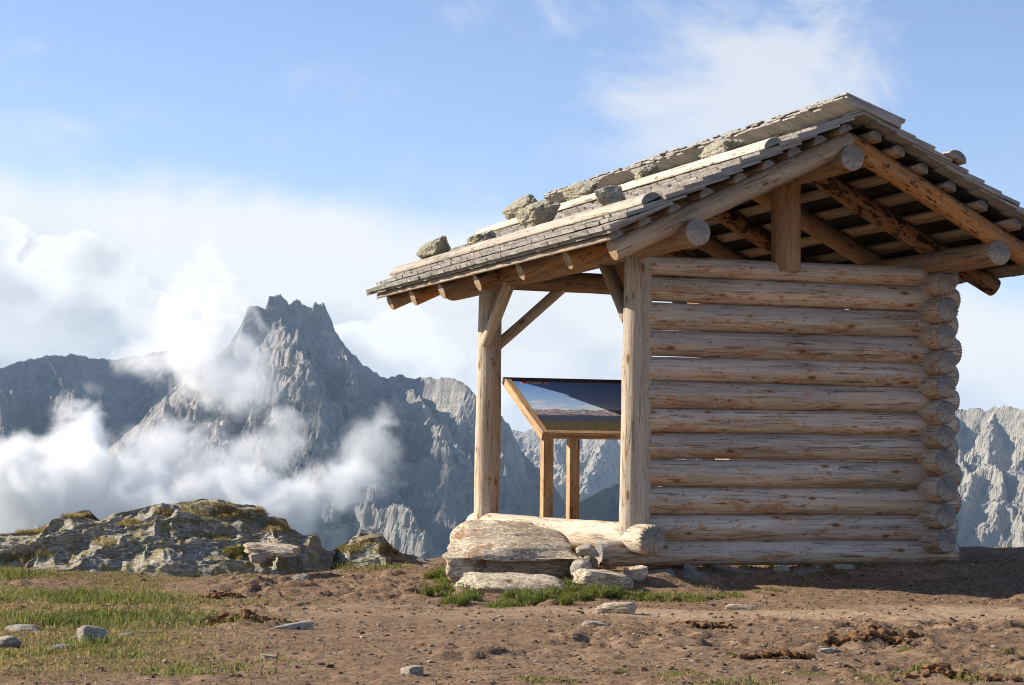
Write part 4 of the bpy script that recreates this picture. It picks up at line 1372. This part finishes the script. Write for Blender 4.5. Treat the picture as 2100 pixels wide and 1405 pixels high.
def lawn():
    rs = np.random.default_rng(5)
    N = 430000
    x = rs.uniform(-4.6, 4.8, N); y = rs.uniform(7.4, 16.8, N)
    m = green_mask(x, y)
    k = rs.uniform(size=N) < m * 0.92
    k &= np.abs(x) < 0.25 * y + 0.4
    x, y = x[k], y[k]; m = m[k]
    n = len(x)
    z = ground_z(x, y) - 0.004
    lush = fbm(x * 1.1 + 3, y * 1.1, octv=3, seed=71)
    h = (0.024 + 0.048 * smooth(0.4, 0.62, lush)) * rs.uniform(0.5, 1.3, n) * (0.5 + 0.5 * m)
    dry = np.clip(0.95 - 1.0 * smooth(0.36, 0.66, lush) + 0.25 * (1 - m), 0.08, 0.95)
    blades('grass', np.stack([x, y, z], 1), h, rs.uniform(0.004, 0.008, n), tints(n, rs, dry), 0.95, seed=6)
    print('lawn blades', n)


lawn()


def tuft_field(spots, name, seed, dens=1.0, on=None):
    """spots: (x, y, rx, ry, height, dryness, n)"""
    rs = np.random.default_rng(seed)
    P, Hh, Dr = [], [], []
    for (cx_, cy_, rx, ry, hh, dr, n) in spots:
        n = int(n * dens)
        a = rs.uniform(0, 2 * math.pi, n); q = np.sqrt(rs.uniform(size=n))
        x = cx_ + np.cos(a) * q * rx; y = cy_ + np.sin(a) * q * ry
        z = ground_z(x, y) - 0.005 if on is None else on(x, y)
        P.append(np.stack([x, y, z], 1)); Hh.append(hh * rs.uniform(0.5, 1.15, n) * (1 - 0.5 * q ** 2)); Dr.append(np.full(n, dr))
    P = np.concatenate(P); Hh = np.concatenate(Hh); Dr = np.concatenate(Dr)
    return blades(name, P, Hh, rs.uniform(0.004, 0.0075, len(P)), tints(len(P), rs, Dr), 0.5, seed=seed + 1)


def wp(px, py, z=-0.1):
    """where a sight line meets the level z"""
    d = px_dir(px, py); t = (z - CAM_Z) / d.z
    return d.x * t, d.y * t


sp = []
for (px, py, wpx, hh, dr, n) in ((905, 1188, 34, 0.12, 0.05, 700), (925, 1203, 30, 0.12, 0.05, 500), (945, 1215, 25, 0.10, 0.05, 350), (1085, 1216, 50, 0.10, 0.02, 900), (1140, 1214, 50, 0.11, 0.02, 900),
                                 (1030, 1222, 40, 0.07, 0.05, 300), (1200, 1207, 45, 0.10, 0.06, 1000), (1250, 1208, 50, 0.10, 0.08, 1100), (1310, 1210, 50, 0.095, 0.12, 1000), (1365, 1210, 45, 0.09, 0.22, 800),
                                 (1395, 1212, 30, 0.07, 0.3, 300), (1500, 1205, 40, 0.05, 0.2, 250), (1580, 1203, 30, 0.04, 0.25, 150)):
    x_, y_ = wp(px, py, -0.10)
    for _k in range(9):
        sp.append((x_ + random.gauss(0, wpx / FPX * y_ * 0.7), y_ + random.gauss(0, 0.12), random.uniform(0.03, 0.09), random.uniform(0.03, 0.08), hh * random.uniform(0.5, 1.35), min(1.0, dr * random.uniform(0.3, 2.2)), int(n * 0.3)))
for px in range(1410, 1960, 14):
    x_, y_ = wp(px + random.gauss(0, 6), 1180 + random.uniform(-8, 14), -0.08)
    sp.append((x_, y_, 0.09, 0.08, random.uniform(0.03, 0.06), random.uniform(0.2, 0.6), random.randint(25, 90)))
tuft_field(sp, 'grass', 81)
sp = []
for (px, py, wpx, hh, dr, n) in ((1895, 1388, 40, 0.055, 0.15, 700), (1860, 1390, 40, 0.04, 0.5, 300), (1857, 1336, 18, 0.035, 0.1, 160), (1960, 1395, 50, 0.03, 0.6, 250), (2070, 1335, 40, 0.03, 0.6, 250), (1660, 1385, 50, 0.03, 0.45, 300),
                                 (1780, 1398, 60, 0.03, 0.3, 300), (1395, 1385, 50, 0.035, 0.55, 400), (1500, 1345, 14, 0.03, 0.1, 90), (1272, 1383, 14, 0.03, 0.1, 110), (1100, 1400, 40, 0.03, 0.4, 250), (1160, 1400, 40, 0.03, 0.3, 250),
                                 (340, 1370, 30, 0.035, 0.5, 200), (520, 1200, 14, 0.04, 0.05, 120), (1620, 1322, 12, 0.03, 0.2, 80)):
    x_, y_ = wp(px, py, -0.14)
    sp.append((x_, y_, wpx / FPX * y_, wpx / FPX * y_ * 1.6, hh, dr, n))
tuft_field(sp, 'grass', 91)


def outcrop_grass(oc, patches, seed, name='grass'):
    xs, v_, Xx, Yy, Z = oc
    rs = np.random.default_rng(seed)
    nx, ny = len(xs), len(v_)
    P, Hh, Dr = [], [], []
    for (px, py, wpx, hpx, n, hh, dr) in patches:
        # collect outcrop points seen near that place
        pix = np.abs(Xx / Yy * FPX + 1047 - px) / wpx
        piy = np.abs(945 - (Z - CAM_Z) / Yy * FPX - py) / hpx
        idx = np.flatnonzero(((pix ** 2 + piy ** 2) < 1).ravel() & (Yy.ravel() < 16.75))
        if len(idx) == 0: continue
        k = rs.choice(idx, n)
        p = np.stack([Xx.ravel()[k], Yy.ravel()[k], Z.ravel()[k]], 1) + rs.normal(scale=0.006, size=(n, 3)) * (1, 1, 0.3)
        p[:, 2] -= 0.004
        P.append(p); Hh.append(hh * rs.uniform(0.5, 1.2, n)); Dr.append(np.full(n, dr))
    P = np.concatenate(P); Hh = np.concatenate(Hh); Dr = np.concatenate(Dr)
    blades(name, P, Hh, rs.uniform(0.003, 0.006, len(P)), tints(len(P), rs, Dr), 0.7, seed=seed + 1)


outcrop_grass(OC, [(430, 1050, 60, 14, 1300, 0.032, 0.85), (150, 1062, 45, 10, 1500, 0.05, 0.9), (60, 1095, 40, 10, 900, 0.05, 0.85), (480, 1062, 40, 8, 700, 0.04, 0.8), (265, 1080, 25, 7, 500, 0.04, 0.9),
                   (340, 1060, 16, 6, 300, 0.04, 0.95), (250, 1043, 18, 6, 260, 0.05, 0.9), (350, 1030, 40, 5, 250, 0.035, 0.95), (410, 1075, 40, 6, 500, 0.035, 0.6), (455, 1107, 22, 8, 420, 0.04, 0.7), (570, 1085, 40, 12, 900, 0.05, 0.9),
                   (485, 1140, 25, 12, 700, 0.05, 0.5), (90, 1150, 30, 8, 400, 0.05, 0.8), (30, 1155, 40, 8, 400, 0.05, 0.9), (220, 1120, 25, 8, 300, 0.04, 0.9), (540, 1055, 20, 8, 250, 0.05, 0.9)], 95)
outcrop_grass(OC2, [(760, 1122, 36, 12, 700, 0.03, 0.85), (720, 1130, 30, 8, 600, 0.04, 0.5), (800, 1132, 30, 8, 600, 0.05, 0.85)], 97)


def mat_pebble():
    m, t, b, out = new_mat('pebbles')
    g = t.n('ShaderNodeNewGeometry')
    wn = t.n('ShaderNodeTexWhiteNoise'); wn.noise_dimensions = '1D'; t.l(g.outputs['Random Per Island'], wn.inputs['W'])
    r_ = wn.outputs['Value']
    c = t.mix(t.mapr(r_, 0.55, 1.0), (0.15, 0.09, 0.055), (0.42, 0.34, 0.25))
    c = t.mix(t.mapr(r_, 0.1, 0.35, 0.85, 0), c, (0.05, 0.03, 0.02))
    t.l(c, b.inputs['Base Color']); b.inputs['Roughness'].default_value = 0.95
    return m


def pebbles():
    rs = np.random.default_rng(12)
    v0, f0 = rock_verts(1, (1, 1, 0.7), 3, noise=0.2)
    N = 16000
    x = rs.uniform(-4.4, 4.8, N); y = 7.6 + 9.0 * rs.uniform(size=N)
    k = (np.abs(x) < 0.25 * y + 0.3) & (rs.uniform(size=N) < np.clip(1.05 - green_mask(x, y) - 0.45 * path_mask(x, y), 0.05, 1))
    x, y = x[k], y[k]; n = len(x)
    d = 0.005 + 0.03 * rs.uniform(size=n) ** 4.5
    a = rs.uniform(0, 6.28, n)
    V = v0[None] * d[:, None, None] * np.stack([rs.uniform(0.8, 1.6, n), rs.uniform(0.7, 1.2, n), rs.uniform(0.5, 1.0, n)], 1)[:, None, :]
    c, s = np.cos(a)[:, None], np.sin(a)[:, None]
    V = np.stack([V[:, :, 0] * c - V[:, :, 1] * s, V[:, :, 0] * s + V[:, :, 1] * c, V[:, :, 2]], 2)
    V += np.stack([x, y, ground_z(x, y) + d * 0.12], 1)[:, None, :]
    F = (f0[None] + (np.arange(n) * len(v0))[:, None, None]).reshape(-1, 3)
    add('gravel', mesh_from('gravel', V.reshape(-1, 3), F, False, [mat_pebble()]), kind='stuff')
    print('pebbles', n)


pebbles()


def litter():
    """dead grass stalks trodden flat on the soil"""
    rs = np.random.default_rng(77)
    N = 60000
    x = rs.uniform(-4.4, 4.9, N); y = rs.uniform(7.5, 16.8, N)
    dn = fbm(x * 1.4, y * 1.4, octv=4, seed=88)
    k = (np.abs(x) < 0.25 * y + 0.3) & (rs.uniform(size=N) < smooth(0.32, 0.62, dn) * (1 - 0.5 * path_mask(x, y)))
    x, y = x[k], y[k]; n = len(x)
    a = rs.uniform(0, 6.283, n); L = rs.uniform(0.012, 0.045, n); w_ = rs.uniform(0.002, 0.0045, n)
    dx, dy = np.cos(a) * L / 2, np.sin(a) * L / 2
    ox, oy = -np.sin(a) * w_ / 2, np.cos(a) * w_ / 2
    z0 = ground_z(x - dx, y - dy) + 0.002; z1 = ground_z(x + dx, y + dy) + 0.002 + rs.uniform(0, 0.012, n)
    V = np.stack([np.stack([x - dx - ox, y - dy - oy, z0], 1), np.stack([x + dx - ox, y + dy - oy, z1], 1), np.stack([x + dx + ox, y + dy + oy, z1 + 0.001], 1), np.stack([x - dx + ox, y - dy + oy, z0 + 0.001], 1)], 1).reshape(-1, 3)
    me = mesh_from('grass', V, np.arange(4 * n).reshape(n, 4), True, [GRASS])
    u = rs.uniform(size=(n, 1))
    col = np.where(rs.uniform(size=(n, 1)) < 0.25, np.array((0.07, 0.04, 0.025)), np.array((0.22, 0.14, 0.075)) + u * np.array((0.26, 0.22, 0.15)))
    at_ = me.color_attributes.new('tint', 'FLOAT_COLOR', 'POINT')
    at_.data.foreach_set('color', np.repeat(np.concatenate([col, np.ones((n, 1))], 1), 4, axis=0).astype(np.float32).ravel())
    add('dead_grass', me, None, kind='stuff')


litter()

# ------------------------------------------------------------------ low clouds drifting before the mountains


def mat_cloud(name, dens, nscale, cut, soft, seed):
    m = bpy.data.materials.new(name)
    m.use_nodes = True
    t = NT(m.node_tree)
    out = t.n('ShaderNodeOutputMaterial')
    v = t.n('ShaderNodeVolumePrincipled')
    v.inputs['Color'].default_value = (1, 1, 1, 1)
    v.inputs['Anisotropy'].default_value = 0.15
    tc = t.n('ShaderNodeTexCoord')
    geo = t.n('ShaderNodeNewGeometry')
    rad = t.vmath('LENGTH', tc.outputs['Object'])
    P = t.map(geo.outputs['Position'], (1, 1, 1), (seed * 53.0, 0, seed * 17.0))
    n = t.noise(P, nscale, 8.0, 0.64, 0.5)
    fall = t.mapr(rad, 0.15, 1.0, 1.0, 0.0, True)
    q = t.math('ADD', t.math('MULTIPLY', fall, 0.6), t.math('MULTIPLY', t.math('SUBTRACT', n, 0.5), 2.3))
    d = t.mapr(q, cut, cut + soft, 0.0, dens)
    d = t.math('MULTIPLY', d, t.mapr(rad, 0.75, 0.99, 1, 0, True))
    t.l(d, v.inputs['Density'])
    t.l(v.outputs[0], out.inputs['Volume'])
    return m


CLOUD = mat_cloud('cloud_vapour', 0.05, 0.013, 0.17, 0.40, 1)
TORN = mat_cloud('torn_cloud_vapour', 0.034, 0.0115, 0.27, 0.40, 5)
WISP = mat_cloud('thin_cloud_vapour', 0.02, 0.016, 0.22, 0.40, 2)
_b = bmesh.new(); bmesh.ops.create_icosphere(_b, subdivisions=3, radius=1.0)
CM = {}
for nm, mt in (('c', CLOUD), ('w', WISP), ('t', TORN)):
    me = bpy.data.meshes.new('cloud'); _b.to_mesh(me); me.materials.append(mt); CM[nm] = me
_b.free()
for (px, py, dep, rx, ry, rz, kind, tilt) in (
        (120, 1010, 3150, 330, 120, 95, 'c', 0.0), (165, 905, 3180, 70, 60, 95, 'c', -0.25), (15, 960, 3160, 110, 70, 70, 'c', 0.1),
        (462, 745, 3640, 140, 90, 140, 't', 0.5), (390, 680, 3740, 190, 90, 120, 't', 0.2), (520, 800, 3560, 90, 60, 70, 'w', 0.6),
        (520, 1030, 3080, 200, 110, 75, 'c', 0.05), (660, 1010, 3070, 130, 90, 60, 'w', 0.3), (760, 930, 3090, 95, 60, 85, 'w', 0.6),
        (590, 862, 3250, 70, 40, 26, 'w', -0.2), (480, 940, 3120, 150, 80, 60, 'w', 0.2), (330, 930, 3140, 130, 80, 70, 'w', 0.2)):
    o = bpy.data.objects.new('cloud', CM[kind]); COL.objects.link(o)
    p = at(px, py, dep)
    o.location = tuple(p); o.scale = (rx, ry, rz); o.rotation_euler = (0, tilt * -1.0, 0)
    o['kind'] = 'stuff'

# ------------------------------------------------------------------ the air
hz_m = bpy.data.materials.new('mountain_air'); hz_m.use_nodes = True
_t = NT(hz_m.node_tree); _o = _t.n('ShaderNodeOutputMaterial'); _v = _t.n('ShaderNodeVolumePrincipled')
_v.inputs['Color'].default_value = (0.50, 0.72, 1.0, 1); _v.inputs['Density'].default_value = 0.000035; _v.inputs['Anisotropy'].default_value = 0.2
_t.l(_v.outputs[0], _o.inputs['Volume'])
_b = bmesh.new(); bmesh.ops.create_cube(_b, size=1.0)
for q in _b.verts:
    q.co = Vector((q.co.x * 2, q.co.y * 2, q.co.z)) 
me = bpy.data.meshes.new('haze'); _b.to_mesh(me); _b.free(); me.materials.append(hz_m)
AIR = 13000.0
hz_o = add('haze', me, None, loc=(0, 0, (-1003.0 + 380.0) / 2), kind='stuff'); hz_o.scale = (AIR, AIR, 1383.0)
